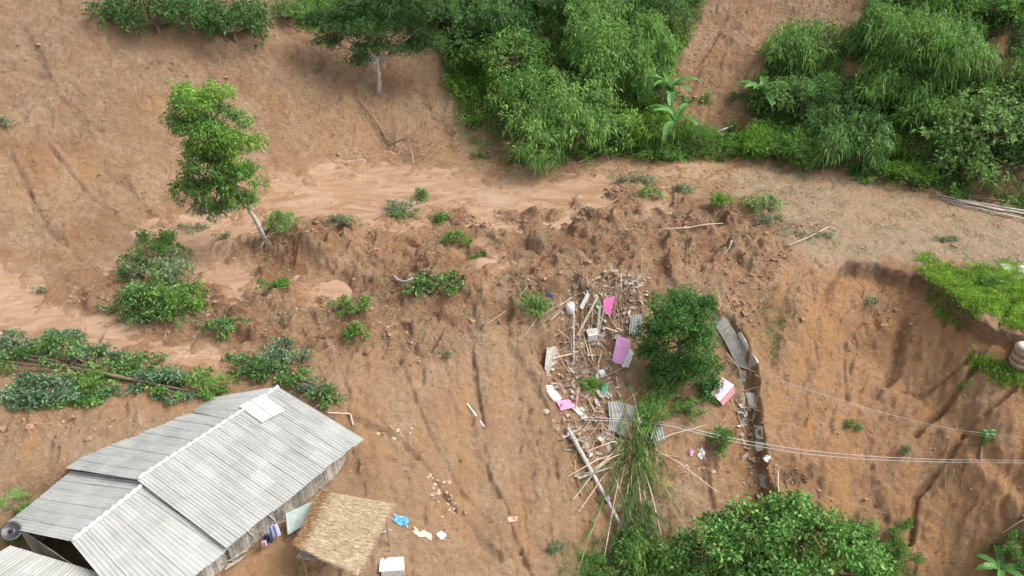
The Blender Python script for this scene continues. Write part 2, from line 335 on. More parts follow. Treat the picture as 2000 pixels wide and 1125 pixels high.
def leaf_mat(name, cols, rough=0.5, tr=0.38):
    m, n, b_ = newmat(name); ge = N(n, 'ShaderNodeNewGeometry'); tc = N(n, 'ShaderNodeTexCoord').outputs['Object']
    k = len(cols); r = ramp(n, ge.outputs['Random Per Island'], [(i / max(k - 1, 1), c) for i, c in enumerate(cols)])
    big = noise(n, tc, 0.9, 3, 0.5)
    hsv = N(n, 'ShaderNodeHueSaturation'); n.links.new(r.outputs[0], hsv.inputs['Color'])
    n.links.new(ramp(n, big, [(0.3, (0.6,) * 3), (0.7, (1.4,) * 3)]).outputs[0], hsv.inputs['Value'])
    n.links.new(hsv.outputs[0], b_.inputs['Base Color']); b_.inputs['Roughness'].default_value = rough; b_.inputs['Specular IOR Level'].default_value = 0.22
    t = N(n, 'ShaderNodeBsdfTranslucent'); n.links.new(hsv.outputs[0], t.inputs[0]); ms = N(n, 'ShaderNodeMixShader'); ms.inputs[0].default_value = tr
    n.links.new(b_.outputs[0], ms.inputs[1]); n.links.new(t.outputs[0], ms.inputs[2]); n.links.new(ms.outputs[0], n.nodes['Material Output'].inputs[0])
    return m
def plain(name, c1, c2, scale=6, rough=0.75, stretch=(1, 1, 1), bump_=0.02, island=0.0, metal=0.0, spots=None):
    m, n, b_ = newmat(name); tc = N(n, 'ShaderNodeTexCoord').outputs['Object']
    mp = N(n, 'ShaderNodeMapping'); mp.inputs['Scale'].default_value = stretch; n.links.new(tc, mp.inputs[0])
    f = noise(n, mp.outputs[0], scale, 6, 0.65)
    c = ramp(n, f, [(0.32, c1), (0.66, c2)]).outputs[0]
    if spots: c = mix(n, ramp(n, noise(n, tc, scale * 0.35, 6, 0.7), [(0.52, (0,) * 3), (0.66, (0.8,) * 3)]).outputs[0], c, spots)
    if island:
        ge = N(n, 'ShaderNodeNewGeometry'); hsv = N(n, 'ShaderNodeHueSaturation'); n.links.new(c, hsv.inputs['Color'])
        n.links.new(ramp(n, ge.outputs['Random Per Island'], [(0, (1 - island,) * 3), (1, (1 + island,) * 3)]).outputs[0], hsv.inputs['Value']); c = hsv.outputs[0]
    n.links.new(c, b_.inputs['Base Color']); b_.inputs['Roughness'].default_value = rough; b_.inputs['Metallic'].default_value = metal
    if bump_:
        bp = N(n, 'ShaderNodeBump'); bp.inputs['Distance'].default_value = bump_; n.links.new(f, bp.inputs['Height']); n.links.new(bp.outputs[0], b_.inputs['Normal'])
    return m

def roof_mat():
    m, n, b_ = newmat('fibre_cement'); at = N(n, 'ShaderNodeAttribute', attribute_name='st'); mp = N(n, 'ShaderNodeMapping'); mp.inputs['Scale'].default_value = (7, .5, 1); n.links.new(at.outputs['Vector'], mp.inputs[0])
    c = ramp(n, noise(n, mp.outputs[0], 1.0, 5, .65), [(.3, (.24, .242, .225)), (.5, (.32, .325, .305)), (.7, (.38, .385, .365))]).outputs[0]
    tc = N(n, 'ShaderNodeTexCoord').outputs['Object']; c = mix(n, math_(n, 'MULTIPLY', ramp(n, noise(n, tc, .5, 4, .6), [(.4, (0,) * 3), (.65, (1,) * 3)]).outputs[0], .45), c, (.43, .438, .422))
    ge = N(n, 'ShaderNodeNewGeometry'); hsv = N(n, 'ShaderNodeHueSaturation'); n.links.new(c, hsv.inputs['Color']); n.links.new(ramp(n, ge.outputs['Random Per Island'], [(0, (.92,) * 3), (1, (1.07,) * 3)]).outputs[0], hsv.inputs['Value'])
    n.links.new(hsv.outputs[0], b_.inputs['Base Color']); b_.inputs['Roughness'].default_value = .75; return m
M = dict(
    soil=soil_mat(), water=stream_mat(),
    bam=leaf_mat('bamboo_leaf', [(0.095, 0.200, 0.053), (0.167, 0.325, 0.073), (0.273, 0.447, 0.110), (0.131, 0.267, 0.073)]),
    dark=leaf_mat('dark_leaf', [(0.043, 0.107, 0.032), (0.089, 0.187, 0.052), (0.146, 0.268, 0.080)]),
    blue=leaf_mat('bluish_leaf', [(0.055, 0.113, 0.026), (0.083, 0.207, 0.059), (0.177, 0.328, 0.094), (0.311, 0.466, 0.147)]),
    mid=leaf_mat('green_leaf', [(0.078, 0.179, 0.038), (0.142, 0.287, 0.057), (0.238, 0.416, 0.093)]),
    olive=leaf_mat('olive_leaf', [(0.103, 0.196, 0.050), (0.188, 0.322, 0.095), (0.298, 0.456, 0.150)]),
    bright=leaf_mat('bright_leaf', [(0.088, 0.204, 0.024), (0.154, 0.330, 0.042), (0.253, 0.440, 0.077)]),
    dry=leaf_mat('dry_leaf', [(0.14, 0.12, 0.05), (0.24, 0.20, 0.09), (0.36, 0.31, 0.16), (0.12, 0.15, 0.05)]),
    treeg=leaf_mat('tree_leaf', [(0.033, 0.094, 0.024), (0.066, 0.171, 0.040), (0.121, 0.275, 0.066), (0.187, 0.363, 0.099)]),
    crownleaf=leaf_mat('broad_crown_leaf', [(0.041, 0.115, 0.023), (0.103, 0.254, 0.048), (0.172, 0.374, 0.086), (0.331, 0.519, 0.172)], .4),
    lime=leaf_mat('grass_blade', [(0.160, 0.290, 0.035), (0.250, 0.430, 0.055), (0.360, 0.500, 0.100)], 0.6),
    yel=leaf_mat('yellow_green_leaf', [(0.125, 0.252, 0.035), (0.225, 0.412, 0.065), (0.373, 0.570, 0.147)]),
    wilt=leaf_mat('wilted_leaf', [(0.132, 0.209, 0.094), (0.231, 0.319, 0.165), (0.363, 0.407, 0.253), (0.099, 0.165, 0.066)]),
    grey=leaf_mat('grey_green_leaf', [(0.061, 0.152, 0.066), (0.132, 0.253, 0.122), (0.274, 0.394, 0.238), (0.045, 0.113, 0.045)]),
    banana=leaf_mat('banana_leaf', [(0.070, 0.190, 0.045), (0.110, 0.260, 0.065), (0.150, 0.300, 0.080)], 0.35),
    bark=plain('bark', (0.10, 0.07, 0.045), (0.24, 0.18, 0.12), 9),
    pale=plain('pale_bark', (0.22, 0.19, 0.15), (0.60, 0.58, 0.51), 5, spots=(0.16, 0.13, 0.10)),
    twig=plain('twig', (0.16, 0.10, 0.06), (0.40, 0.30, 0.19), 7, island=0.45),
    straw=plain('straw', (0.46, 0.36, 0.22), (0.66, 0.54, 0.37), 3, island=0.18, bump_=0),
    oldstraw=plain('old_straw', (0.24, 0.14, 0.065), (0.42, 0.26, 0.13), 5, island=0.25, bump_=0),
    roof=roof_mat(),
    newroof=plain('new_fibre_cement', (0.42, 0.43, 0.42), (0.50, 0.51, 0.50), 3.0, 0.6, island=0.04, bump_=0.005),
    board=plain('weathered_board', (0.20, 0.18, 0.15), (0.44, 0.41, 0.35), 5, island=0.35),
    wood=plain('raw_wood', (0.20, 0.13, 0.08), (0.44, 0.30, 0.19), 6, island=0.3),
    palewood=plain('pale_wood', (0.42, 0.33, 0.24), (0.66, 0.56, 0.43), 6, island=0.2),
    conc=plain('concrete', (0.26, 0.24, 0.21), (0.46, 0.43, 0.39), 4, island=0.15),
    pconc=plain('pale_concrete', (0.50, 0.47, 0.41), (0.70, 0.67, 0.60), 4, island=0.15, spots=(0.38, 0.28, 0.2)),
    white=plain('white_paint', (0.55, 0.54, 0.51), (0.74, 0.73, 0.71), 3, 0.6, spots=(0.46, 0.37, 0.28)),
    pink=plain('pink_paint', (0.62, 0.27, 0.50), (0.72, 0.36, 0.60), 4, 0.6, spots=(0.50, 0.33, 0.36)),
    hotpink=plain('magenta_paint', (0.60, 0.12, 0.34), (0.70, 0.20, 0.44), 2, 0.6),
    palepink=plain('pale_pink_paint', (0.66, 0.43, 0.52), (0.72, 0.52, 0.60), 4, 0.6, spots=(0.55, 0.42, 0.38)),
    rose=plain('rose_paint', (0.52, 0.20, 0.24), (0.62, 0.30, 0.33), 2, 0.7),
    green=plain('green_paint', (0.03, 0.20, 0.12), (0.07, 0.30, 0.20), 3, 0.6),
    tarp=plain('grey_green_sheet', (0.27, 0.34, 0.31), (0.42, 0.49, 0.45), 3, 0.6),
    blue_t=plain('blue_tarpaulin', (0.03, 0.16, 0.42), (0.14, 0.42, 0.72), 6, 0.4, island=0.2),
    cloth=plain('pale_blue_cloth', (0.38, 0.42, 0.66), (0.58, 0.62, 0.80), 5, 0.9),
    navy=plain('navy_cloth', (0.02, 0.025, 0.06), (0.05, 0.06, 0.13), 5, 0.9),
    yellow=plain('cream_plastic', (0.66, 0.50, 0.26), (0.80, 0.72, 0.55), 7, 0.5),
    black=plain('dark_metal', (0.012, 0.013, 0.016), (0.03, 0.032, 0.036), 4, 0.35),
    wire=plain('cable', (0.40, 0.37, 0.34), (0.55, 0.52, 0.48), 3, 0.6, bump_=0),
    dwire=plain('dark_cable', (0.22, 0.19, 0.17), (0.34, 0.31, 0.28), 3, 0.6, bump_=0),
    pipe=plain('white_pipe', (0.6, 0.6, 0.58), (0.8, 0.8, 0.78), 3, 0.4),
    culv=plain('stained_concrete', (0.22, 0.15, 0.09), (0.40, 0.30, 0.20), 3),
    asphalt=plain('road_concrete', (0.36, 0.35, 0.34), (0.48, 0.47, 0.45), 5),
    rub=plain('house_rubble', (0.22, 0.155, 0.105), (0.42, 0.35, 0.28), 5, 0.9, island=0.4, bump_=0.03),
    clod=plain('clod', (0.15, 0.082, 0.045), (0.33, 0.20, 0.12), 5, 0.9, island=0.3, bump_=0.05),
    brickstone=plain('pale_rubble', (0.34, 0.23, 0.145), (0.48, 0.35, 0.24), 5, 0.9, island=0.3, bump_=0.03),
    gwall=plain('shade_wall', (0.10, 0.085, 0.07), (0.17, 0.15, 0.12), 5),
)

# ------------------------------------------------------------------ ground sheet and muddy water
ny, nx = X.shape
idx = np.arange(nx * ny).reshape(ny, nx)
Q = np.stack([idx[:-1, :-1], idx[:-1, 1:], idx[1:, 1:], idx[1:, :-1]], -1).reshape(-1, 4)
ground = setmesh('hillside_ground', np.stack([X, Y, Z], -1).reshape(-1, 3), Q, M['soil'], smooth=True)
tag(ground, 'bare orange brown landslide slope with debris, gullies and mud', kind='structure')
def blob(u, v, ru, rv): return np.exp(-(((U - u) / ru) ** 2 + ((V - v) / rv) ** 2))
org = 0.12 + 0 * X
for q in [(310, 215, 30, 22, .9), (340, 320, 30, 20, .6), (600, 90, 40, 60, .8), (700, 240, 45, 45, .7), (640, 480, 120, 30, .55), (1660, 130, 40, 30, 1.), (1930, 110, 45, 40, 1.), (1400, 120, 90, 120, .25),
          (1720, 610, 110, 50, .5),  (1940, 930, 90, 130, .8), (1880, 1050, 60, 80, .8), (1450, 900, 50, 110, .7), (1190, 960, 60, 130, .8), (1240, 760, 60, 50, .6), (520, 1090, 80, 60, .7),
          (300, 790, 120, 30, .5), (80, 830, 100, 40, .3), (1700, 400, 70, 40, .5), (1850, 420, 160, 25, .5), (880, 1000, 50, 80, .45), (120, 360, 100, 60, .35), (1330, 310, 200, 14, .9), (850, 490, 80, 25, .4), (1780, 700, 80, 100, .35)]:
    org = org + q[4] * blob(*q[:4])
org = org + low * (np.clip((1 - rt) * cs_m + rt * (cs_r + .15), 0, 1) * .9) + .3 * low * rt
org = np.clip(org + 0.35 * np.clip(fbm(X / 3.3, Y / 3.3, 3, 51), 0, 1), 0, 1)
drk = 0.10 + 0.25 * rough_z + 0 * X + hill * 0.45 * ss(330, 0, V)  # hill term: vignette-like darkening toward the top of view, painted into the soil
for q in [(330, 560, 60, 25, .6), (620, 445, 80, 22, .5), (560, 490, 120, 25, .3), (1200, 375, 40, 20, .8), (1560, 450, 60, 22, .6), (780, 590, 70, 60, .4), (1140, 420, 16, 16, .9), (930, 440, 40, 14, .7), (1020, 430, 30, 10, .7), (1700, 640, 40, 30, .5), (1760, 560, 40, 30, .5),
          (1440, 420, 90, 28, .5), (1300, 440, 100, 20, .35), (1480, 540, 40, 40, .3), (800, 280, 60, 30, .4), (450, 620, 80, 40, .4), (1050, 490, 80, 16, .4), (230, 250, 200, 120, .15), (620, 150, 200, 80, .3), (1010, 560, 40, 15, .6), (130, 830, 130, 40, .2), (1550, 930, 30, 20, .9), (1750, 1020, 40, 30, .6)]:
    drk = drk + q[4] * blob(*q[:4])
cav = np.clip(-lumps * rough_z * 2.0, 0, 0.4) * 0
for pts, wd, dp in GULL: drk = drk + 0.55 * np.exp(-((linedist(pts) + 0.25 * WOB) / (wd * 0.9)) ** 2)  # crevice shade painted into the soil colour along each gully
scarp_shade = np.exp(-((sdd + 1) / 3.2) ** 2) * ss(1590, 1640, U); drk = drk + 0.9 * scarp_shade  # overhang shadow line painted into the soil along the scarp lip
org = np.clip(org + ss(-60, -14, sdd) * (1 - ss(-6, 0, sdd)) * ss(1590, 1660, U), 0, 1)
drk = np.clip(drk, 0, 1)
gry = np.clip(0.75 * roadz + 0.30 * low * (1 - rt) + 0.3 * hill * ss(10, 0, X) * ss(-10, 0, fbm(X / 6, Y / 6, 2, 81) * 10), 0, 1)
me = ground.data
def cattr(nm, a, b_, c):
    at = me.color_attributes.new(nm, 'FLOAT_COLOR', 'POINT'); d = np.ones((nx * ny, 4), np.float32)
    for i, q in enumerate((a, b_, c)): d[:, i] = np.broadcast_to(q, X.shape).ravel()
    at.data.foreach_set('color', d.ravel())
sparse = 0
for p in [[(880, 130), (1010, 270), (1060, 320), (930, 300), (860, 200)], [(1680, 1010), (1800, 1125), (1690, 1200)], [(1960, 1000), (2100, 950), (2100, 1200), (1900, 1200)], [(1100, 1060), (1300, 960), (1340, 1200), (1080, 1200)], [(1480, 600), (1540, 620), (1520, 700), (1460, 640)]]: sparse = np.maximum(sparse, 0.5 * mask(p, 25))
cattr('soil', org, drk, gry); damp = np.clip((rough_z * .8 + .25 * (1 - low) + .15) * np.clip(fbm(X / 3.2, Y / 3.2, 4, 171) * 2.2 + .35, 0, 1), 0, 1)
cattr('cover', np.clip(1.0 * jung + 0.8 * grassm + sparse, 0, 1), wet, damp * (1 - roadz * .8))

# water sheet: smooth level surface lying in the wet hollows
wm = np.zeros_like(X)
for p in STREAM: wm = np.maximum(wm, 1 - ss(20, 45, sdf(p)))
Zb = Z0 - 0.13 + 0.02 * fbm(X / 2, Y / 2, 2, 95)
keep = (wm > 0.3)
kq = keep[:-1, :-1] & keep[1:, :-1] & keep[:-1, 1:] & keep[1:, 1:]
Qw = Q.reshape(ny - 1, nx - 1, 4)[kq]
Zw = Zb - (1 - wm) * 0.8
used = np.unique(Qw); rem = -np.ones(nx * ny, int); rem[used] = np.arange(len(used))
wv = np.stack([X, Y, Zw], -1).reshape(-1, 3)[used]
water = setmesh('muddy_water', wv, rem[Qw], M['water'], smooth=True)
tag(water, 'shallow orange brown muddy runoff spread across the buried road', kind='structure')

# buried road slab showing at the right edge
mb = MB()
rc = [hit(1958, 505), hit(1950, 528), hit(2000, 545)]
p0 = onz(1952, 512, 0.12); p1 = onz(2100, 528, 0.12); p2 = onz(2100, 566, 0.12); p3 = onz(1972, 540, 0.12)
far1 = p1 + (p1 - p0) * 4; far2 = p2 + (p1 - p0) * 4
zz = max(gh(np.array([p0[0], p3[0], p2[0]]), np.array([p0[1], p3[1], p2[1]]))) + 0.05
top = [np.array([p[0], p[1], zz]) for p in (p0, far1, far2, p3)]
mb.add([*top, *[t - [0, 0, 0.5] for t in top]], [(0, 3, 2, 1), (4, 5, 6, 7), (0, 1, 5, 4), (1, 2, 6, 5), (2, 3, 7, 6), (3, 0, 4, 7)])
tag(mb.build('road', M['asphalt']), 'grey concrete road surface emerging from the mud', kind='structure')

# ------------------------------------------------------------------ scattered stuff on the ground
flatU, flatV = U.ravel(), V.ravel()
cellw = (np.gradient(AX)[None, :] * np.gradient(AY)[:, None])
def pick(weight, n):
    p = (weight * cellw * ((U > -200) & (U < 2200) & (V > -110) & (V < 1300))).ravel(); p = p / p.sum()
    i = rng.choice(nx * ny, n, p=p); x = X.ravel()[i] + rng.uniform(-.06, .06, n); y = Y.ravel()[i] + rng.uniform(-.06, .06, n)
    return np.stack([x, y, gh(x, y)], 1)
def leaves(P, D_, L, W_, droop=0.35):
    """P: bases, D_: unit directions, L/W_: size. Two-quad bent leaves."""
    n = len(P); s_ = np.cross(D_, rng.normal(size=(n, 3))); s_ /= np.linalg.norm(s_, axis=1)[:, None] + 1e-9
    L = np.broadcast_to(L, n)[:, None]; W_ = np.broadcast_to(W_, n)[:, None]
    mid = P + D_ * L * 0.5; tip = P + D_ * L * 0.95 - np.array([0, 0, 1]) * L * droop
    V_ = np.stack([P, mid + s_ * W_ / 2, tip, mid - s_ * W_ / 2], 1).reshape(-1, 3)
    return V_, np.arange(4 * n).reshape(n, 4)
def unit(a): return a / (np.linalg.norm(a, axis=1)[:, None] + 1e-9)
def rocks(P, r, name, mat, label, flat=0.6):
    t = np.array([(1, 1, 1), (1, -1, -1), (-1, 1, -1), (-1, -1, 1)]); ic = []
    ph = (1 + 5 ** .5) / 2
    b0 = np.array([(-1, ph, 0), (1, ph, 0), (-1, -ph, 0), (1, -ph, 0), (0, -1, ph), (0, 1, ph), (0, -1, -ph), (0, 1, -ph), (ph, 0, -1), (ph, 0, 1), (-ph, 0, -1), (-ph, 0, 1)]) / 1.9
    f0 = np.array([(0, 11, 5), (0, 5, 1), (0, 1, 7), (0, 7, 10), (0, 10, 11), (1, 5, 9), (5, 11, 4), (11, 10, 2), (10, 7, 6), (7, 1, 8), (3, 9, 4), (3, 4, 2), (3, 2, 6), (3, 6, 8), (3, 8, 9), (4, 9, 5), (2, 4, 11), (6, 2, 10), (8, 6, 7), (9, 8, 1)])
    n = len(P); r = np.minimum(r, .24); k = rng.uniform(0.5, 1.4, (n, 12, 3)); v = b0[None] * k * r[:, None, None] * np.array([1, 1, flat])
    an = rng.uniform(0, 6.28, n); c, s_ = np.cos(an)[:, None], np.sin(an)[:, None]
    v = np.stack([v[..., 0] * c - v[..., 1] * s_, v[..., 0] * s_ + v[..., 1] * c, v[..., 2]], -1) + P[:, None]
    o = setmesh(name, v.reshape(-1, 3), (f0[None] + 12 * np.arange(n)[:, None, None]).reshape(-1, 3), mat); return tag(o, label, kind='stuff')
open_ = (1 - jung) * (1 - grassm) * (1 - hm)
dense = open_ * (0.15 + rough_z * 1.0 + 0.25 * hill + 0.15 * low) * (1 - 0.85 * wet) * (0.15 + np.clip(fbm(X / 2.5, Y / 2.5, 3, 99) * 2.5, 0, 1))
n = 9000; P = pick(dense, n); rr = 0.045 * np.exp(rng.normal(0, .55, n)); P[:, 2] += rr * .2
rocks(P, rr, 'mud_clods', M['clod'], 'small dark clods of mud strewn over the slide')
CL = [(930, 430, 30, 8, 40), (1020, 432, 24, 7, 30), (1138, 420, 10, 12, 24), (1132, 440, 10, 6, 14), (1205, 372, 26, 12, 60), (1190, 405, 12, 8, 16), (1080, 410, 30, 10, 20), (1300, 440, 60, 14, 50), (1440, 405, 60, 16, 60), (640, 450, 70, 14, 90), (560, 470, 40, 12, 40), (330, 555, 60, 14, 60), (190, 590, 50, 10, 24), (1020, 560, 50, 10, 40), (1140, 530, 80, 14, 60), (500, 580, 40, 10, 30), (640, 600, 30, 12, 30), (760, 600, 40, 30, 50), (1440, 600, 50, 40, 60), (1490, 530, 60, 30, 60), (1560, 455, 50, 14, 40), (880, 290, 90, 14, 30), (700, 300, 60, 10, 16), (300, 700, 120, 14, 40), (100, 830, 100, 30, 40), (800, 700, 80, 50, 40), (1760, 600, 40, 30, 20), (1550, 925, 30, 14, 24)]
P = np.concatenate([pick(blob(*q[:4]) ** 1.3 * (1 - .5 * wet), q[4]) for q in CL]); rr = 0.11 * np.exp(rng.normal(0, .5, len(P))); rocks(P, rr, 'earth_clods', M['clod'], 'big dark lumps of broken earth heaped in the mud', .7)
n = 2200; P = pick(open_ * (0.3 + rough_z) * (1 - wet), n); rr = 0.028 * np.exp(rng.normal(0, .5, n)); rocks(P, rr, 'stones', M['brickstone'], 'pale stones scattered through the mud')
# twigs and straw
def sticks(P, L, r, name, mat, label, tilt=0.25):
    n = len(P); an = rng.uniform(0, 2 * np.pi, n); L = np.broadcast_to(L, n)
    d = np.stack([np.cos(an), np.sin(an), np.zeros(n)], 1); E0 = P - d * L[:, None] / 2; E1 = P + d * L[:, None] / 2
    E0[:, 2] = gh(E0[:, 0], E0[:, 1]) + 0.02; E1[:, 2] = gh(E1[:, 0], E1[:, 1]) + 0.02 + rng.uniform(0, tilt, n) * L
    d = unit(E1 - E0); s_ = unit(np.cross(d, [0, 0, 1])); u_ = np.cross(s_, d); r = np.broadcast_to(r, n)[:, None]
    ring = [s_ * r, (-0.5 * s_ + 0.87 * u_) * r, (-0.5 * s_ - 0.87 * u_) * r]
    v = np.stack([E0 + q for q in ring] + [E1 + q * .5 for q in ring], 1).reshape(-1, 3)
    f = np.array([(0, 1, 4, 3), (1, 2, 5, 4), (2, 0, 3, 5)])
    o = setmesh(name, v, (f[None] + 6 * np.arange(n)[:, None, None]).reshape(-1, 4), mat); return tag(o, label, kind='stuff')
n = 11000; P = pick(dense * (1 - 0.3 * roadz), n); sticks(P, 0.22 * np.exp(rng.normal(0, .5, n)), 0.012, 'twigs', M['twig'], 'broken twigs and roots scattered in the mud')
# torn leaves lying on the debris
dn = open_ * (0.04 + rough_z * .5 + 0.5 * roadz) * (1 - wet) * np.clip(fbm(X / 1.8, Y / 1.8, 3, 103) * 3 - .35, 0, 1) + 0.25 * blob(1350, 345, 160, 22) + .2 * blob(1050, 560, 60, 30) + .1 * blob(1500, 660, 40, 60) + 0.1 * blob(960, 320, 60, 20)
n = 17000; P = pick(dn, n); P[:, 2] += rng.uniform(0, .08, n)
v, f = leaves(P, unit(rng.normal(size=(n, 3)) * [1, 1, .35]), rng.uniform(.1, .26, n), rng.uniform(.03, .08, n)); tag(setmesh('leaf_litter', v, f, M['wilt']), 'torn green leaves and plant litter trodden into the mud', kind='stuff')
# undergrowth on the far slope
wj = jung * (0.35 + np.clip(fbm(X / 3, Y / 3, 3, 111) * 2 + .3, 0, 1))
n = 170000; P = pick(wj, n); hgt = 1.5 * np.clip(fbm(P[:, 0] / 1.6, P[:, 1] / 1.6, 3, 115) + .35, 0.05, 1); P[:, 2] += hgt * rng.uniform(0.3, 1, n) ** .6
dd = unit(rng.normal(size=(n, 3)) * [1, 1, .5] + [0, -.55, .3]); sel = rng.random(n) < 0.5
brightz = blob(960, 180, 100, 110)[0:1, 0:1] * 0
uu, vv = topix(P[:, 0], P[:, 1], P[:, 2])
isb = (np.exp(-((uu - 950) / 90) ** 2 - ((vv - 170) / 110) ** 2) + np.exp(-((uu - 1760) / 90) ** 2 - ((vv - 290) / 80) ** 2) + np.exp(-((uu - 1340) / 90) ** 2 - ((vv - 250) / 60) ** 2) + np.exp(-((uu - 1330) / 40) ** 2 - ((vv - 40) / 60) ** 2) > rng.uniform(.15, .7, n))
for s_, nm, mt, lb in ((isb, 'vines', 'bright', 'bright green creeping vines covering the far slope'), (~isb, 'undergrowth', 'mid', 'dense leafy undergrowth covering the far slope')):
    k = s_.sum(); v, f = leaves(P[s_], dd[s_], rng.uniform(.18, .42, k), rng.uniform(.08, .18, k)); tag(setmesh(nm, v, f, M[mt]), lb, kind='stuff')
def blades(P, h, w_, name, mat, label, lean=.45):
    n = len(P); d = unit(rng.normal(size=(n, 3)) * [lean, lean, 0] + [0, 0, 1]); v, f = leaves(P, d, h, w_, .25); return tag(setmesh(name, v, f, mat), label, kind='stuff')
n = 42000; P = pick(grassm * (0.5 + np.clip(fbm(X / .9, Y / .9, 3, 121), 0, 1)), n); blades(P, rng.uniform(.2, .6, n), rng.uniform(.03, .07, n), 'grass', M['lime'], 'bright lime green grass on the bank below the road')
sp_m = sparse + .25 * blob(1350, 245, 80, 30) + .4 * blob(1050, 590, 50, 30) + .3 * blob(1300, 700, 60, 60) * 0
n = 9000; P = pick(sp_m * np.clip(fbm(X / 1.2, Y / 1.2, 3, 125) * 3 + .2, 0, 1), n); blades(P, rng.uniform(.15, .55, n), rng.uniform(.02, .05, n), 'sparse_grass', M['mid'], 'thin patchy grass and weeds growing on the slope edges')

n = 5000; P = pick((1 - jung) * hill * np.clip(fbm(X / 1.6, Y / 1.6, 3, 181) * 3 - .7, 0, 1) + .3 * blob(860, 210, 40, 50) * (1 - jung) + .15 * blob(320, 140, 60, 20), n); blades(P, rng.uniform(.12, .4, n), rng.uniform(.015, .035, n), 'dry_grass', M['dry'], 'dry straggly grass and roots on the bare far slope', .8)

# ------------------------------------------------------------------ plants
def crown(c, rad, nleaf, L, W_, droop, lobes, spray=6, up=0.35, fill=0.25, seed=0, flat=1.0, spread=.74, rag=.12, lrs=1.0):
    """leaf sprays over a heap of lobes -> verts, faces, lobe centres"""
    g = np.random.default_rng(seed); rad = np.array(rad, float)
    lc = unit(g.normal(size=(lobes, 3))) * (g.random((lobes, 1)) ** .4) * spread; lc[:, 2] = np.abs(lc[:, 2]) * 0.9 - 0.2 if flat == 1 else lc[:, 2]
    lr = g.uniform(.22, .42, lobes) * lrs
    ns = max(nleaf // spray, 1); li = g.choice(lobes, ns, p=lr ** 2 / (lr ** 2).sum())
    o = unit(g.normal(size=(ns, 3)) + [0, -.1, .25]); rr = lr[li] * np.where(g.random(ns) < fill, g.uniform(.3, .9, ns), g.uniform(.82, 1.12, ns)) * np.where(g.random(ns) < rag, g.uniform(1.05, 1.6, ns), 1)
    sp_ = (lc[li] + o * rr[:, None]) * rad
    sdir = unit(o * rad / rad.max() + g.normal(size=(ns, 3)) * .55 + [0, 0, up])
    P = np.repeat(sp_, spray, 0) + g.normal(size=(ns * spray, 3)) * L * .35; Dd = unit(np.repeat(sdir, spray, 0) + g.normal(size=(ns * spray, 3)) * .6)
    n = len(P); v, f = leaves(P, Dd, L * g.uniform(.45, 1.4, n), W_ * g.uniform(.7, 1.2, n), droop)
    return v + np.array(c), f, lc * rad + np.array(c), lr * rad.mean()
STY = dict(  # leaf length, width, droop, upness, spray
    bamboo=(.46, .10, .6, .15, 8), broad=(.25, .13, .25, .35, 5), fine=(.17, .07, .3, .3, 6), weep=(.52, .085, .85, 0, 8), big=(.36, .19, .3, .4, 5), wilt=(.24, .09, .45, .1, 5))
KIND = dict(tree=('tree', 'crown', 'trunk'), bamboo_clump=('bamboo', 'foliage', 'stem'), shrub=('shrub', 'foliage', 'stem'), fallen_tree=('fallen tree', 'crown', 'trunk'), uprooted_tree=('uprooted tree', 'crown', 'trunk'), fallen_branch=('branch', 'foliage', 'stem'))
pseed = [100]
def plant(kind, u, v, wpx, hpx, style, mat, label, group=None, dens=1.0, depth=None, lobes=None, lift=0.0, trunkmat='bark', stems=None, k=1.0, trunk=None):
    """a bush or tree whose foliage covers about wpx by hpx photo pixels around (u, v)"""
    pseed[0] += 1; sd_ = pseed[0]
    b0 = hit(u, v + hpx * (.30 if lift == 0 else .1)); m = mpp(b0); rx = wpx * m / 2; rz = hpx * m / 2 / .95 * (.72 if kind == 'shrub' and wpx < 110 and group != GJ else 1)
    ry = depth if depth else min(rx, rz) * 1.0
    c = b0 + np.array([0, 0, rz * .55 + lift])
    if trunk is not None: b0 = hit(*trunk)
    L, W_, dr, up, spn = STY[style]; L *= k; W_ *= k
    n = int(dens * 10 * (rx * rz + rx * ry + ry * rz) / (L * W_)); n = min(max(n, 60), 34000)
    r = root(kind, b0, label, KIND[kind][0], group)
    v_, f_, lc, lr = crown(c - b0, (rx, ry, rz), n, L, W_, dr, lobes or (max(12, int(10 + 4 * rx)) if kind == 'shrub' else max(5, int(7 + 3 * rx))), spn, up, seed=sd_, spread=1.15 if rx < 2 else .92, rag=.4 if rx < 2 else .28, lrs=.62 if kind == 'shrub' and rx < 2 else .78)
    # keep leaves above the soil
    wz = gh(v_[:, 0] + b0[0], v_[:, 1] + b0[1]) - b0[2] + .03; v_[:, 2] = np.maximum(v_[:, 2], wz + (v_[:, 2] - wz) * .04)
    setmesh(KIND[kind][1], v_, f_, M[mat], parent=r)
    mb = MB(); g = random.Random(sd_); tk = .035 * max(rx, rz) ** .8 + .015
    base_ = np.zeros(3)
    j0 = (c - b0) * .45 if trunk is None else (c - b0) * .7
    if kind in ('tree',) or trunk is not None: mb.tube([base_ - [0, 0, .2], j0 * .5 + [g.uniform(-.1, .1), 0, 0], j0], [tk * 1.7, tk * 1.35, tk], 7)
    for i in range(len(lc)):
        e = lc[i]; s0 = j0 if (kind == 'tree' or trunk is not None) else base_ + [g.uniform(-.15, .15), g.uniform(-.15, .15), -.08]
        mdl = (s0 + e) / 2 + np.array([g.uniform(-.12, .12) for _ in range(3)]) * rx * .6
        mb.tube([s0, mdl, e], [tk * .7, tk * .45, tk * .18], 5)
        for _ in range(2):
            q = e + np.array([g.uniform(-1, 1), g.uniform(-1, 1), g.uniform(-.2, 1)]) * lr[i] * .9; mb.tube([(mdl + e) / 2, q], [tk * .25, tk * .1], 4)
    mb.v = [tuple(np.array(q) + b0) for q in mb.v]; mb.build(KIND[kind][2], M[trunkmat], r)
    return r

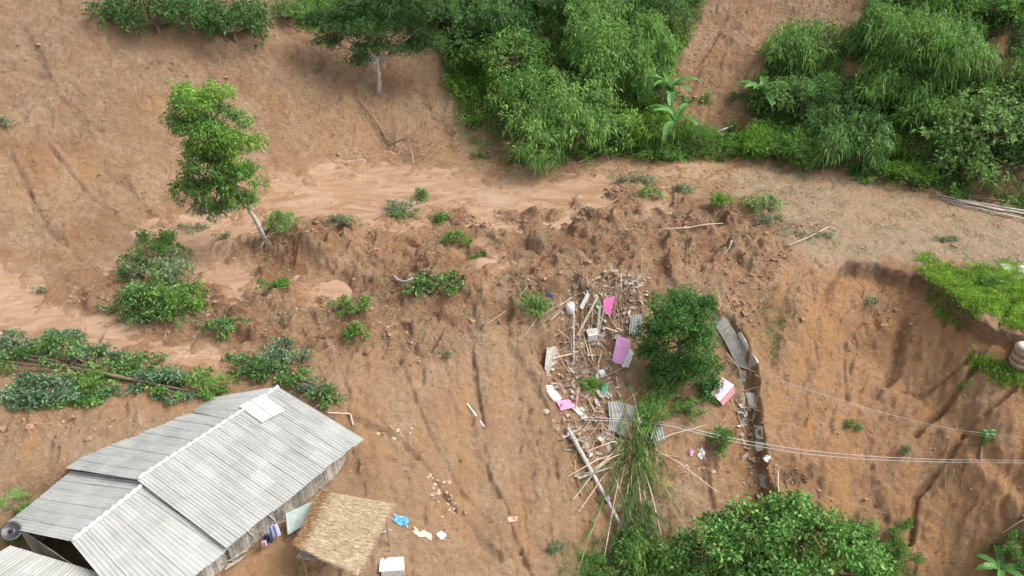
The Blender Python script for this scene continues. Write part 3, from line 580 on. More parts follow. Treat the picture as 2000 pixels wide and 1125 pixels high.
GJ = 'trees and shrubs on the far slope'; GB = 'bamboo clumps on the far slope'; GS = 'shrubs and torn branches left in the mud'
T = 'tree'; B = 'bamboo_clump'; S = 'shrub'
for row in [
    (T, 310, 24, 165, 100, 'broad', 'dark', 'dark green leafy tree hanging over the bare slope at the top left corner', GJ),
    (T, 462, 38, 110, 110, 'broad', 'dark', 'dark tree at the top edge just right of the top left corner tree', GJ),
    (T, 905, 40, 150, 130, 'broad', 'dark', 'very dark tree right of the pale mottled trunk at the top of the slope', GJ),
    (T, 800, -10, 120, 90, 'broad', 'dark', 'shaded tree at the top edge right above the pale mottled trunk', GJ),
    (B, 985, 40, 130, 110, 'bamboo', 'dark', 'dark bamboo at the top edge left of the tall arching bamboo', GB),
    (T, 1010, 110, 120, 90, 'broad', 'bam', 'bluish broad tree between the bright vines and the tall arching bamboo', GJ),
    (B, 1150, 80, 150, 210, 'bamboo', 'bam', 'tall arching light green bamboo rising to the top edge mid slope', GB),
    (B, 1090, 225, 165, 180, 'bamboo', 'bam', 'big dense bamboo clump at the foot of the slope beside the road', GB),
    (S, 1030, 190, 120, 130, 'bamboo', 'mid', 'bright feathery shrub tucked behind the left side of the big bamboo clump', GJ),
    (B, 1245, 110, 90, 150, 'weep', 'bam', 'narrow drooping bamboo left of the bare scar and the upper banana plant', GB),
    (T, 1260, 25, 150, 90, 'broad', 'dark', 'dark tree at the top edge left of the bare scar', GJ),
    (T, 1100, 0, 120, 80, 'broad', 'dark', 'dark tree at the top edge behind the tall arching bamboo', GJ),
    (S, 1205, 255, 70, 90, 'big', 'blue', 'large leaved bluish shrub between the big bamboo clump and the banana plants', GJ),
    (S, 1255, 250, 90, 90, 'bamboo', 'yel', 'yellow green leafy shrub just left of the lower banana plant', GJ),
    (S, 1360, 275, 130, 70, 'fine', 'mid', 'low rounded shrub right of the lower banana plant at the roadside', GJ),
    (S, 1280, 290, 90, 45, 'fine', 'mid', 'small green shrub at the roadside directly under the banana plants', GJ),
    (S, 1540, 95, 90, 120, 'bamboo', 'bam', 'upright leafy shrub right of the bare scar', GJ),
    (S, 1595, 200, 110, 120, 'fine', 'blue', 'dull bluish shrub below the small orange bare spot', GJ),
    (S, 1530, 185, 90, 80, 'broad', 'olive', 'olive shrub just right of the right hand banana plant of the far slope', GJ),
    (B, 1645, 275, 120, 120, 'weep', 'blue', 'weeping blue green bamboo curtain hanging to the road edge', GB),
    (S, 1560, 270, 110, 90, 'fine', 'mid', 'bushy green shrub left of the weeping bamboo curtain by the road', GJ),
    (S, 1480, 275, 100, 70, 'fine', 'bright', 'bright low shrub at the roadside right of the pale pipe', GJ),
    (B, 1695, 70, 60, 110, 'weep', 'blue', 'slim dark bamboo beside the small orange bare spot', GB),
    (B, 1790, 70, 170, 150, 'weep', 'bam', 'large feathery bamboo between the two small orange bare spots', GB),
    (B, 1835, 95, 110, 120, 'weep', 'blue', 'feathery bamboo touching the left side of the right orange bare spot', GB),
    (B, 1745, 160, 150, 100, 'weep', 'bam', 'lower spread of feathery bamboo below the slim dark bamboo', GB),
    (S, 1700, 205, 100, 80, 'big', 'blue', 'broad leaved shrub above the weeping bamboo curtain', GJ),
    (S, 1800, 205, 110, 80, 'bamboo', 'bam', 'shrub between the feathery bamboo and the olive tree at the right', GJ),
    (T, 1965, 15, 130, 80, 'broad', 'mid', 'round green tree in the top right corner', GJ),
    (T, 1880, 0, 120, 70, 'broad', 'mid', 'leafy tree at the top edge left of the top right corner tree', GJ),
    (T, 1925, 240, 190, 125, 'big', 'olive', 'wide olive tree covered in pale leaves on the right of the far slope', GJ),
    (T, 2035, 150, 100, 90, 'big', 'olive', 'olive tree cut by the right edge above the wide olive tree', GJ),
    (S, 1890, 315, 110, 90, 'big', 'olive', 'leafy olive shrub hanging down above the fallen poles', GJ),
    (S, 2000, 290, 90, 90, 'broad', 'dark', 'dark shrub at the right edge above the fallen poles', GJ),
    (S, 1770, 335, 90, 50, 'fine', 'bright', 'bright shrub at the road edge between weeping bamboo and fallen poles', GJ),
    (S, 560, 20, 70, 40, 'fine', 'olive', 'thin olive shrub at the top edge between the two dark trees', GJ),
    (S, 930, 110, 80, 70, 'fine', 'mid', 'small green shrub under the very dark tree', GJ),
]:
    q_ = 1.35 if row[0] != S else 1.25
    plant(row[0], row[1], row[2], row[3] * q_, row[4] * q_, *row[5:8], group=row[8], dens=.68, k=1.3)

for row in [
    (S, 555, 425, 65, 80, 'fine', 'olive', 'feathery olive shrub just right of the leaning pale trunk'),
    (S, 672, 425, 70, 40, 'fine', 'wilt', 'wispy half buried shrub behind the orange mound'),
    (S, 785, 400, 80, 50, 'wilt', 'wilt', 'shrub lying in the muddy water with a dark stick on its left'),
    (S, 825, 375, 30, 50, 'fine', 'olive', 'small upright shrub at the right end of the clump in the muddy water'),
    (S, 780, 418, 50, 26, 'broad', 'blue', 'low leafy plant at the front of the clump in the muddy water'),
    (S, 857, 422, 40, 40, 'broad', 'mid', 'small green shrub between the muddy water and the orange mound'),
    (S, 893, 460, 65, 44, 'broad', 'mid', 'rounded leafy shrub beside the narrow pale puddle'),
    (S, 930, 500, 34, 24, 'broad', 'mid', 'tiny green shrub right below the rounded leafy shrub by the puddle'),
    (S, 855, 545, 100, 85, 'big', 'blue', 'uprooted leafy shrub with a pale bent stem sticking out on its left'),
    (S, 690, 590, 75, 55, 'broad', 'mid', 'green leafy shrub in the middle of the slide below the orange mound'),
    (S, 690, 640, 50, 50, 'broad', 'mid', 'green leafy branch heap directly below the leafy shrub mid slide'),
    (S, 532, 550, 65, 40, 'fine', 'mid', 'small bush on the mud between the uprooted tree and the mid slide shrub'),
    (S, 435, 632, 95, 65, 'broad', 'blue', 'bluish bush in the mud right below the uprooted tree'),
    (S, 80, 563, 30, 22, 'fine', 'wilt', 'tiny weed in the mud at the far left'),
    (S, 215, 603, 44, 22, 'broad', 'wilt', 'small pale weed left of the uprooted tree'),
    (S, 8, 235, 44, 30, 'broad', 'wilt', 'small shrub on the bare slope at the left edge'),
    (S, 935, 302, 34, 20, 'broad', 'blue', 'small plant on the mud left of the big bamboo clump'),
    (S, 1015, 312, 50, 20, 'broad', 'blue', 'low green plant at the left foot of the big bamboo clump'),
    (S, 1245, 345, 90, 36, 'bamboo', 'wilt', 'flattened branches on the buried road right of the big bamboo clump'),
    (S, 1262, 372, 60, 30, 'bamboo', 'olive', 'flattened green branches in front of the roadside clods'),
    (S, 1335, 365, 60, 30, 'fine', 'wilt', 'thin crushed branches between the two green heaps on the buried road'),
    (S, 1405, 385, 55, 36, 'bamboo', 'bright', 'fresh green branch heap in the middle of the buried road'),
    (S, 1480, 392, 80, 44, 'bamboo', 'olive', 'olive branch heap right of the fresh green heap on the buried road'),
    (S, 1500, 425, 70, 36, 'wilt', 'wilt', 'greyish brush pile below the olive branch heap'),
    (S, 1850, 463, 60, 24, 'fine', 'wilt', 'scraggly dead bush on the road above the grass bank'),
    (S, 1590, 455, 60, 20, 'wilt', 'wilt', 'dry brush around the pale stick near the road edge'),
    (S, 1035, 590, 80, 50, 'weep', 'olive', 'flattened grassy bamboo tuft left of the collapsed house'),
    (S, 1150, 748, 65, 45, 'fine', 'yel', 'yellowish bush growing among the planks of the collapsed house'),
    (S, 1085, 1065, 34, 50, 'fine', 'wilt', 'small pale bush at the bottom below the fallen utility pole'),
    (S, 1160, 1100, 90, 80, 'fine', 'mid', 'green bush at the bottom edge left of the large leafy tree'),
    (S, 1665, 828, 40, 24, 'fine', 'mid', 'small green tuft on the tan slope below the grass bank'),
    (S, 1768, 1018, 34, 34, 'fine', 'mid', 'small green bush at the edge of a dark hollow near the bottom right'),
    (S, 1765, 875, 26, 36, 'fine', 'wilt', 'faint pale weed under the cables at the right'),
    (S, 1880, 752, 20, 16, 'fine', 'mid', 'tiny tuft on the slope below the grass bank'),
    (S, 1930, 545, 60, 40, 'broad', 'mid', 'darker green bush growing in the lime grass bank'),
    (S, 1975, 725, 60, 24, 'bamboo', 'bright', 'leafy tuft in the grass below the stained pipe'),
    (S, 1985, 1060, 60, 90, 'fine', 'olive', 'olive bush at the right edge behind the bottom banana plant'),
    (S, 1700, 585, 24, 30, 'broad', 'wilt', 'small clinging plant just under the scarp'),
    (S, 1580, 1020, 0, 0, '', '', ''),
    (S, 45, 980, 90, 55, 'fine', 'olive', 'weedy bush left of the grey roof'),
    (S, 25, 1040, 60, 50, 'fine', 'mid', 'green bush at the left edge below the satellite dish'),
    (S, 1730, 1070, 110, 100, 'fine', 'mid', 'low green bush hugging the right side of the large bottom tree'),
    (S, 870, 690, 24, 20, 'fine', 'wilt', 'tiny weed on the open slope mid picture'),
]:
    if row[3]: plant(*row[:8], group=GS, dens=.5 if row[6] == 'wilt' else .75, k=.85)

# leaning tree with pale trunk
b0 = hit(520, 470)
r = root('leaning_tree', b0, 'tall leaning tree with a pale trunk and bright green crown rising from the mud', 'tree')
mt = mpp(b0)
def lean(u, v, back=0.0):            # point in the tree's own leaning plane, above the mud
    d = ray(u, v); t = ((b0[1] + back) - CAM[1]) / d[1]; return CAM + d * t
tr = [b0 - [0, 0, .3], lean(500, 430, -.1), lean(475, 390, -.2), lean(448, 350, -.2), lean(425, 290), lean(400, 220)]
MB().tube(tr, [.2, .17, .15, .12, .08, .04], 8).build('trunk', M['pale'], r, True)
for i, (u, v, ru, rv, mt_, dn) in enumerate([(392, 195, 55, 42, 'yel', 1.), (365, 235, 36, 26, 'olive', .6), (440, 235, 40, 30, 'olive', .8), (445, 282, 58, 42, 'yel', .8), (400, 300, 42, 36, 'olive', .8), (390, 355, 44, 28, 'olive', .7), (470, 350, 42, 40, 'mid', .8), (455, 395, 45, 25, 'olive', .7), (475, 385, 24, 34, 'olive', .5), (360, 370, 26, 24, 'mid', .5), (410, 410, 34, 20, 'wilt', .5), (400, 245, 46, 40, 'mid', .8), (415, 320, 50, 36, 'olive', .8), (470, 300, 30, 40, 'yel', .7), (425, 370, 40, 30, 'mid', .7), (360, 205, 26, 40, 'olive', .7), (380, 388, 32, 16, 'wilt', .5), (425, 405, 22, 22, 'wilt', .7)]):
    c = lean(u, v, random.uniform(-.5, .5)); m = mpp(c)
    v_, f_, lc, lr = crown(c - b0, (1.2 * ru * m, min(ru, rv) * m * 1.2, 1.15 * rv * m), int(2700 * dn * ru * rv / 1800), .28, .11, .35, 12, 5, .35, seed=500 + i, spread=.95, rag=.25, lrs=.75)
    o = setmesh('crown', v_, f_, M[mt_], parent=r)
    j = tr[3 if v > 300 else 4]; MB().tube([j, (j + c) / 2 + [0, 0, .2], c], [.07, .05, .02], 5).build('branch', M['bark'], r)
mb = MB()
for i in range(16):
    a_ = random.uniform(0, 6.28); L = random.uniform(.5, 1.5); e = b0 + [math.cos(a_) * L, math.sin(a_) * L * .7, 0]; e[2] = gh(e[0], e[1]) + random.uniform(-.05, .25)
    mb.tube([b0 + [0, 0, .15], (b0 + e) / 2 + [0, 0, random.uniform(.1, .4)], e], [.06, .035, .012], 5)
mb.build('root', M['twig'], r)

def fallen(kind, u0, v0, u1, v1, blobs, mat, style, label, trmat='bark', dens=1, rr=.09):
    a_, b_ = hit(u0, v0, .15), hit(u1, v1, .3); r = root(kind, a_, label, KIND[kind][0])
    m_ = hit((u0 + u1) / 2, (v0 + v1) / 2, .45); MB().tube([a_ - [0, 0, .2], m_, b_], [rr * 1.4, rr, rr * .3], 7).build('trunk', M[trmat], r, True)
    for i, (u, v, ru, rv) in enumerate(blobs):
        pseed[0] += 1; g = hit(u, v + rv * .35); m = mpp(g); L, W_, dr, up, spn = STY[style]; rx, rz = ru * m * 1.25, rv * m * (1.25 if kind == 'uprooted_tree' else .88)
        c = g + [0, 0, rz * .4]
        v_, f_, lc, lr = crown(c - a_, (rx, min(rx, rz) * 1.0, rz), int(dens * 8 * rx * rz * 2.4 / (L * W_)), L, W_, dr, 14, spn, up, seed=pseed[0], spread=1.1, rag=.35, lrs=.65)
        wz = gh(v_[:, 0] + a_[0], v_[:, 1] + a_[1]) - a_[2] + .03; v_[:, 2] = np.maximum(v_[:, 2], wz)
        setmesh('crown' if 'tree' in kind else 'foliage', v_, f_, M[mat[i % len(mat)]], parent=r)
        bm_ = MB(); j = (a_ * (.6) + b_ * .4)
        for q in lc: bm_.tube([j * .5 + (q + a_) * .5 + [0, 0, .1], q + a_], [.03, .012], 4)
        bm_.tube([j, c], [.06, .03], 5).build('branch', M['bark'], r)
    return r
fallen('uprooted_tree', 300, 620, 320, 490, [(315, 490, 38, 32), (275, 530, 36, 30), (350, 545, 36, 38), (300, 580, 62, 44), (345, 600, 50, 36), (270, 590, 36, 30), (325, 530, 50, 30), (300, 620, 50, 24), (370, 580, 26, 26), (310, 465, 26, 18)], ['mid', 'dark', 'wilt', 'blue'], 'broad', 'uprooted green tree lying in the mud below the left hillside', dens=.75)
fallen('fallen_tree', 60, 700, 400, 770, [(40, 670, 60, 40), (110, 690, 60, 44), (90, 750, 70, 44), (170, 745, 60, 36), (190, 690, 50, 30), (240, 715, 55, 30), (310, 730, 55, 36), (370, 745, 60, 38), (60, 785, 40, 26), (20, 705, 40, 30), (130, 655, 40, 16), (150, 785, 50, 22), (215, 765, 30, 20), (290, 700, 40, 16), (340, 775, 40, 18), (410, 765, 30, 20), (100, 770, 50, 26)], ['grey', 'blue', 'grey', 'mid'], 'broad', 'long fallen tree with grey green leaves lying above the grey roof', dens=.8, rr=.13)
fallen('fallen_tree', 470, 690, 640, 780, [(550, 695, 40, 28), (560, 730, 38, 28), (520, 725, 40, 24), (622, 758, 40, 26), (640, 775, 30, 28), (480, 715, 40, 18), (545, 670, 26, 18), (455, 700, 30, 12)], ['grey', 'blue', 'dark'], 'broad', 'fallen leafy tree right behind the ridge end of the grey roof', dens=.8)
# half drowned dead shrub left of the leaning trunk
for (u, v, wx, hx, lb) in [(375, 440, 60, 34, 'grey leaved branch drooping into the muddy water left of the leaning trunk'), (435, 458, 44, 26, 'sparse twiggy branch standing in the muddy water below the leaning tree')]:
    plant(S, u, v, wx, hx, 'wilt', 'wilt', lb, GS, dens=.4, k=.7)

# big trees
def bigtree(b, label, blobs, mat, style, tk, dens, seed, k=1., trmat='bark', top=None):
    r = root('tree', b, label, 'tree', None)
    mb = MB(); jn = b + (np.array(top) - b) * .5; mb.tube([b - [0, 0, .3], (b + jn) / 2 + [.1, 0, 0], jn, np.array(top)], [tk * 1.4, tk * 1.1, tk * .8, tk * .3], 8); V_ = []; F_ = []; nn = 0
    L, W_, dr, up, spn = STY[style]; L *= k; W_ *= k
    for i, (c, rx, ry, rz) in enumerate(blobs):
        v_, f_, lc, lr = crown(c - b, (rx, ry, rz), int(dens * 5 * (rx * ry + ry * rz + rx * rz) / (L * W_)), L, W_, dr, int(8 + 3 * rx), spn, up, seed=seed + i)
        V_.append(v_); F_.append(f_ + nn); nn += len(v_); mb.tube([jn, (jn + c) / 2, c], [tk * .6, tk * .4, tk * .15], 5)
        for q in lc: mb.tube([c, q + b], [tk * .2, tk * .06], 4)
    setmesh('crown', np.concatenate(V_), np.concatenate(F_), M[mat], parent=r); mb.build('trunk', M[trmat], r, True); return r
def atd(u, v, p, dy=0): # point on the pixel's ray at the distance of the thing's own base line
    d = ray(u, v); return CAM + d * ((p[1] + dy - CAM[1]) / d[1])
b = hit(740, 184); m = mpp(b)
bl = [(atd(u, v, b, dy), ru * m, ry * m, rv * m) for u, v, ru, rv, ry, dy in [(720, 45, 66, 46, 50, 0), (660, 50, 56, 36, 40, .2), (785, 45, 60, 46, 45, .3), (722, 92, 46, 30, 36, -.2), (700, 115, 26, 26, 24, -.1), (830, 80, 46, 40, 40, .3), (790, 90, 36, 24, 30, 0), (625, 35, 40, 30, 34, .2), (645, 80, 34, 22, 26, .1), (690, 5, 60, 40, 40, .2), (770, -10, 66, 40, 40, .2), (860, 20, 46, 40, 40, .2)]]
r_ = bigtree(b, 'spreading tree with a pale mottled trunk standing on the upper bare slope', bl, 'dark', 'fine', .2, 1.2, 870, 1.3, trmat='pale', top=atd(735, 60, b)); r_['group'] = GJ
b = hit(1335, 745); m = mpp(b)
bl = [(atd(u, v, b, dy), ru * m, ry * m, rv * m) for u, v, ru, rv, ry, dy in [(1320, 600, 72, 58, 60, 0), (1372, 600, 30, 40, 30, .3), (1285, 640, 48, 50, 50, 0), (1350, 660, 66, 50, 55, -.4), (1275, 690, 46, 40, 45, -.2), (1370, 710, 56, 48, 50, -.3), (1310, 720, 50, 40, 40, -.6), (1385, 760, 36, 40, 35, -.3)]]
bigtree(b, 'dense dark green tree standing over the rubble of the collapsed house', bl, 'treeg', 'fine', .16, 1.6, 900, 1.15, top=atd(1320, 600, b))
b = hit(1500, 1180); m = mpp(b)
bl = [(atd(u, v, b, dy), ru * m, ry * m, rv * m) for u, v, ru, rv, ry, dy in [(1540, 1010, 75, 48, 60, .5), (1470, 1030, 80, 50, 60, .3), (1600, 1035, 75, 48, 60, .3), (1400, 1050, 70, 44, 60, 0), (1650, 1075, 75, 50, 60, 0), (1560, 1085, 80, 60, 70, -.5), (1460, 1100, 80, 55, 70, -.5), (1340, 1090, 65, 50, 55, 0), (1690, 1125, 60, 50, 50, 0), (1380, 1140, 80, 50, 60, -.6), (1600, 1150, 90, 50, 70, -.8), (1500, 1170, 90, 50, 70, -1)]]
bigtree(b, 'large bright leafy tree rising into the bottom edge right of centre', bl, 'crownleaf', 'broad', .22, 1.5, 950, 1.45, top=atd(1530, 1020, b))
# bamboo torn down the slide: canes and leaves
b = hit(1235, 900)
r = root('fallen_bamboo', b, 'torn down bamboo clump with long bare canes lying across the rubble and fallen pole', 'bamboo')
canes = [(1345, 700, 1225, 900), (1300, 700, 1245, 880), (1380, 830, 1240, 880), (1235, 865, 1260, 1050), (1230, 870, 1200, 1000), (1225, 870, 1095, 990), (1220, 880, 1110, 930), (1215, 900, 1180, 1090), (1190, 950, 1130, 1110), (1235, 870, 1360, 1050), (1340, 680, 1235, 860), (1355, 690, 1250, 840), (1290, 730, 1240, 860), (1320, 720, 1225, 870), (1235, 870, 1230, 1010), (1240, 870, 1180, 990), (1245, 865, 1330, 1010), (1220, 860, 1120, 975), (1240, 880, 1210, 1050), (1225, 880, 1140, 930), (1215, 890, 1130, 1000), (1250, 860, 1400, 960), (1240, 850, 1190, 940), (1235, 860, 1150, 880), (1245, 870, 1300, 1080), (1230, 880, 1160, 920)]
for q in canes:
    p, e = hit(q[0], q[1], .5), hit(q[2], q[3], .45); m_ = (p + e) / 2 + [0, 0, .35]
    MB().tube([p, m_, e], [.02, .035, .03], 5).build('cane', M['palewood'] if random.random() < .5 else M['olive'], r)
g = np.random.default_rng(77)
FR = []
for _ in range(46):
    a_ = g.normal(.05, .42); L_ = g.uniform(40, 140); FR.append((1245 + g.normal(0, 14), 850 + g.normal(0, 22), 1245 + L_ * math.sin(a_) + g.normal(0, 10), 860 + L_ * math.cos(a_), ['dark', 'bam', 'dry'][int(g.integers(3))]))
for _ in range(34): FR.append((1245 + g.normal(0, 12), 850 + g.normal(0, 16), 1315 + g.normal(0, 45), 745 + g.normal(0, 30), 'mid'))
for _ in range(26): FR.append((1235 + g.normal(0, 20), 960 + g.normal(0, 40), 1230 + g.normal(0, 60), 1110 + g.normal(0, 30), 'dark'))
for mt_ in ('bam', 'mid', 'dark', 'dry'):
    PP = []; DD = []; SZ = []
    for (u0, v0, u1, v1, q) in FR:
        if q != mt_: continue
        p, e = hit(u0, v0, g.uniform(.5, 1.3)), hit(u1, v1, g.uniform(.15, .6)); d_ = (e - p) / np.linalg.norm(e - p); k_ = int(np.linalg.norm(e - p) / .045)
        t = g.uniform(.12, 1, k_)[:, None]; PP.append(p + (e - p) * t + np.array([0, 0, 1]) * .5 * np.sin(np.pi * t) + g.normal(size=(k_, 3)) * .05)
        DD.append(unit(d_[None] * 1.0 + g.normal(size=(k_, 3)) * .42 + [0, 0, -.15])); SZ.append(g.uniform(.25, .6, k_))
        MB().tube([p, (p + e) / 2 + [0, 0, .45], e], [.03, .022, .008], 4).build('cane', M['olive'] if g.random() < .7 else M['palewood'], r) if g.random() < .3 else None
    PP = np.concatenate(PP); DD = np.concatenate(DD); SZ = np.concatenate(SZ); v_, f_ = leaves(PP - b, DD, SZ, .045, .25); wz = gh(v_[:, 0] + b[0], v_[:, 1] + b[1]) - b[2] + .03; v_[:, 2] = np.maximum(v_[:, 2], wz)
    setmesh('foliage', v_, f_, M[mt_], parent=r)
plant(S, 1405, 850, 56, 90, 'fine', 'mid', 'green creeper hanging down the slope below the pale pink panel', GS, dens=.8)
plant(B, 1262, 1075, 130, 120, 'weep', 'bam', 'drooping bamboo at the bottom edge between the fallen pole and the large leafy tree', None, dens=.7)
plant(S, 1345, 790, 60, 60, 'fine', 'olive', 'olive scrub at the foot of the dense dark tree', GS, dens=.6)

# banana plants
def banana(u, v, size, nl, label, seed, droop=1.0, stemh=1.0, tilt=(0, 0)):
    b = hit(u, v); g = random.Random(seed); r = root('banana_plant', b, label, 'banana plant', 'banana plants')
    H = size * stemh; top = np.array([tilt[0], tilt[1], H]) + b
    MB().tube([b - [0, 0, .15], (b + top) / 2, top], [.13, .11, .07], 8).build('stem', M['olive'], r, True)
    for i in range(nl):
        a_ = 2 * math.pi * i / nl + g.uniform(-.3, .3); L = size * g.uniform(.8, 1.15); el = g.uniform(.45, 1.35); d = np.array([math.cos(a_), math.sin(a_), 0]); s_ = np.array([-d[1], d[0], 0])
        mb = MB(); n_ = 9; pts = []; p = top.copy(); e = el
        vs = []; fs = []
        for j in range(n_ + 1):
            t = j / n_; wd = .24 * size / 2 * (math.sin(math.pi * min(1, t * .96 + .04)) ** .55) * (1 if t > .12 else t / .12 + .12)
            n3 = np.array([0, 0, 1]) * math.cos(e) - d * math.sin(e)
            jag = 1 + g.uniform(-.22, .1)
            vs += [p + s_ * wd * jag + n3 * wd * .35, p, p - s_ * wd * jag + n3 * wd * .35]; p = p + (d * math.cos(e) + np.array([0, 0, math.sin(e)])) * L / n_; e -= droop * g.uniform(.14, .24)
        for j in range(n_):
            o_ = j * 3; fs += [(o_, o_ + 1, o_ + 4, o_ + 3), (o_ + 1, o_ + 2, o_ + 5, o_ + 4)]
        lf = mb.add(vs, fs).build('leaf', M['banana'], r)
banana(1300, 240, 3.2, 8, 'upper banana plant below the bare scar of the far slope', 1, 1.0, 1.0)
banana(1310, 306, 3.1, 7, 'lower banana plant standing at the roadside of the far slope', 2, 1.1, 1.1)
banana(1478, 232, 3.2, 9, 'right hand banana plant of the far slope near the bare scar', 3, .9, .8)
banana(1930, 1150, 2.1, 6, 'banana plant with broad leaves at the bottom right corner', 4, .8, 1.0)
banana(1600, 285, 1.6, 5, 'small banana plant half hidden left of the weeping bamboo', 6, 1.3, 1.0)
# drooping torn banana on the slope
banana(1918, 868, 1.15, 8, 'small drooping banana plant with folded leaves on the orange slope', 5, 2.2, .9)
mb = MB(); mb.tube([hit(1918, 868), hit(1915, 900), hit(1905, 930)], [.08, .09, .04], 6); single(mb, 'dead_stem', M['bark'], 'dark broken stem lying below the small drooping banana plant', 'plant stem', smooth=True)

# ------------------------------------------------------------------ houses
def sheet_slope(name, a, b_, c, d, mat, parent, sw=0.75, sh=1.3, pitch=0.25, amp=0.03, skip=()):
    """corrugated sheets between ridge a->b and eave d->c (a above d); every sheet its own lapped piece"""
    a, b_, c, d = map(np.array, (a, b_, c, d)); Lr = np.linalg.norm(b_ - a); Ls = (np.linalg.norm(d - a) + np.linalg.norm(c - b_)) / 2
    nu = max(1, round(Lr / sw)); nv = max(1, round(Ls / sh)); g = random.Random(hash(name) % 1000 + int(Lr * 10)); nrm = np.cross(b_ - a, d - a); nrm /= np.linalg.norm(nrm); nrm *= 1 if nrm[2] > 0 else -1
    def P(u, v): return (a * (1 - u) + b_ * u) * (1 - v) + (d * (1 - u) + c * u) * v
    V_ = []; F_ = []; n = 0; ST = []
    k = max(4, int(round(sw / pitch))) * 4
    for iv in range(nv):
        for iu in range(nu):
            if (iu, iv) in skip: continue
            v0 = iv / nv; v1 = (iv + 1) / nv + (.10 / Ls) + (g.uniform(-.05, .09) / Ls if iv == nv - 1 else g.uniform(-.015, .02) / Ls); u0 = iu / nu - .02 / Lr; u1 = (iu + 1) / nu + .02 / Lr
            lift = g.uniform(0, .014); tw_ = g.uniform(-.01, .01)
            for j in range(k + 1):
                t = j / k; uu_ = u0 + (u1 - u0) * t; h = amp * math.cos(2 * math.pi * t * k / 4)
                for q, vv_ in enumerate((v0, v1)):
                    ST.append((uu_ * Lr, vv_ * Ls + 7 * iu, 0, 1)); V_.append(P(uu_, vv_) + nrm * (h + lift + (.012 if q else .0) + tw_ * (t - .5) + .012 * (iu % 2)))
            for j in range(k): o_ = n + 2 * j; F_.append((o_, o_ + 1, o_ + 3, o_ + 2))
            n += 2 * (k + 1)
    V_ = np.array(V_) - np.array(parent.location)
    o = setmesh(name, V_, F_, mat, parent=parent); at = o.data.color_attributes.new('st', 'FLOAT_COLOR', 'POINT'); at.data.foreach_set('color', np.array(ST, np.float32).ravel()); s_ = o.modifiers.new('solid', 'SOLIDIFY'); s_.thickness = .008
    return o
def wall_boards(p, q, zt0, zt1, zb, mat, parent, name='wall', bw=.22):
    p, q = np.array(p), np.array(q); L = np.linalg.norm((q - p)[:2]); n = max(2, int(L / bw)); d = (q - p) / L; nn = np.array([d[1], -d[0], 0]); mb = MB(); g = random.Random(int(L * 100))
    for i in range(n):
        t = (i + .5) / n; c = p + (q - p) * t; zt = zt0 + (zt1 - zt0) * t + g.uniform(-.03, .0); z0_ = zb + g.uniform(-.05, .12)
        mb.box((c[0] + nn[0] * g.uniform(-.012, .012), c[1] + nn[1] * g.uniform(-.012, .012), (zt + z0_) / 2), np.array([d[0], d[1], 0]) * L / n * .47, nn * .012, (0, 0, (zt - z0_) / 2))
    for f_ in (.25, .75): c = (p + q) / 2; mb.box((c[0] + nn[0] * .03, c[1] + nn[1] * .03, zb + (min(zt0, zt1) - zb) * f_), np.array([d[0], d[1], 0]) * L / 2, nn * .015, (0, 0, .04))
    return mb.build(name, mat, parent)
ZE = G0 + 2.35; ZR = ZE + 1.35
R1, R2 = onz(543, 757, ZR), onz(268, 937, ZR); E1, E2 = onz(707, 856, ZE), onz(440, 1068, ZE); L1, L2 = onz(302, 795, ZE + .1), onz(130, 915, ZE + .1)
hs_ = root('farmhouse', ((R1 + R2) / 2 * [1, 1, 0]) + [0, 0, G0], 'grey corrugated roofed farmhouse with weathered board walls at the bottom left', 'house')
sheet_slope('roof_slope', R2, R1, E1, E2, M['roof'], hs_)
# left slope with a slipped outer strip near the far end
Lm = L1 * .0 + onz(305, 797, ZE + .1); Rm = R1 + (R2 - R1) * .38
sheet_slope('roof_slope', R2, Rm, Lm, L2, M['roof'], hs_)
sheet_slope('roof_slope', Rm + [0, 0, .02], R1 + [0, 0, .02], R1 + (Lm - R1) * .97 + [0, 0, .10], Lm + [.15, .1, .12], M['roof'], hs_, sw=.9)
mb = MB(); nseg = 22
def ridge(A_, B_, ns, wd=.2):
    mb = MB()
    for i in range(ns):
        p = A_ + (B_ - A_) * (i / ns) + [0, 0, .05]; q = A_ + (B_ - A_) * ((i + 1.08) / ns) + [0, 0, .07]; mb.tube([p, q], [wd * .42, wd * .7], 8)
    return mb
ridge(R2, R1, 20).build('ridge_cap', M['newroof'], hs_, True)
# pale new sheet
nrm = np.cross(R1 - R2, E1 - R1); nrm /= np.linalg.norm(nrm); nrm *= np.sign(nrm[2])
def onroof(u, v, P0=R1, n_=nrm, lift=.09):
    d = ray(u, v); return CAM + d * (((P0 + n_ * lift - CAM) @ n_) / (d @ n_))
qa = [onroof(*p) for p in ((467, 793), (513, 770), (553, 800), (510, 824))]
o = sheet_slope('new_roof_sheet', qa[0], qa[1], qa[2], qa[3], M['newroof'], hs_); o['label'] = 'whiter new roof sheet near the ridge end'
# lower section
ZR2, ZE2 = ZR - .35, ZE - .3
A1, A2 = onz(275 + 16, 950 - 11, ZR2), onz(140, 1058, ZR2); B1, B2 = onz(466, 1051, ZE2), onz(355, 1150, ZE2); C1, C2 = onz(140, 922, ZE2), onz(8, 1030, ZE2)
A2b = A2 + (B2 - B1) * 0
sheet_slope('lower_roof_slope', A2, A1, B1, onz(270, 1215, ZE2), M['roof'], hs_, sh=1.15)
sheet_slope('lower_roof_slope', A2, A1, C1, C2, M['roof'], hs_, sh=1.15)
ridge(A2, A1, 11, .24).build('ridge_cap', M['newroof'], hs_, True)
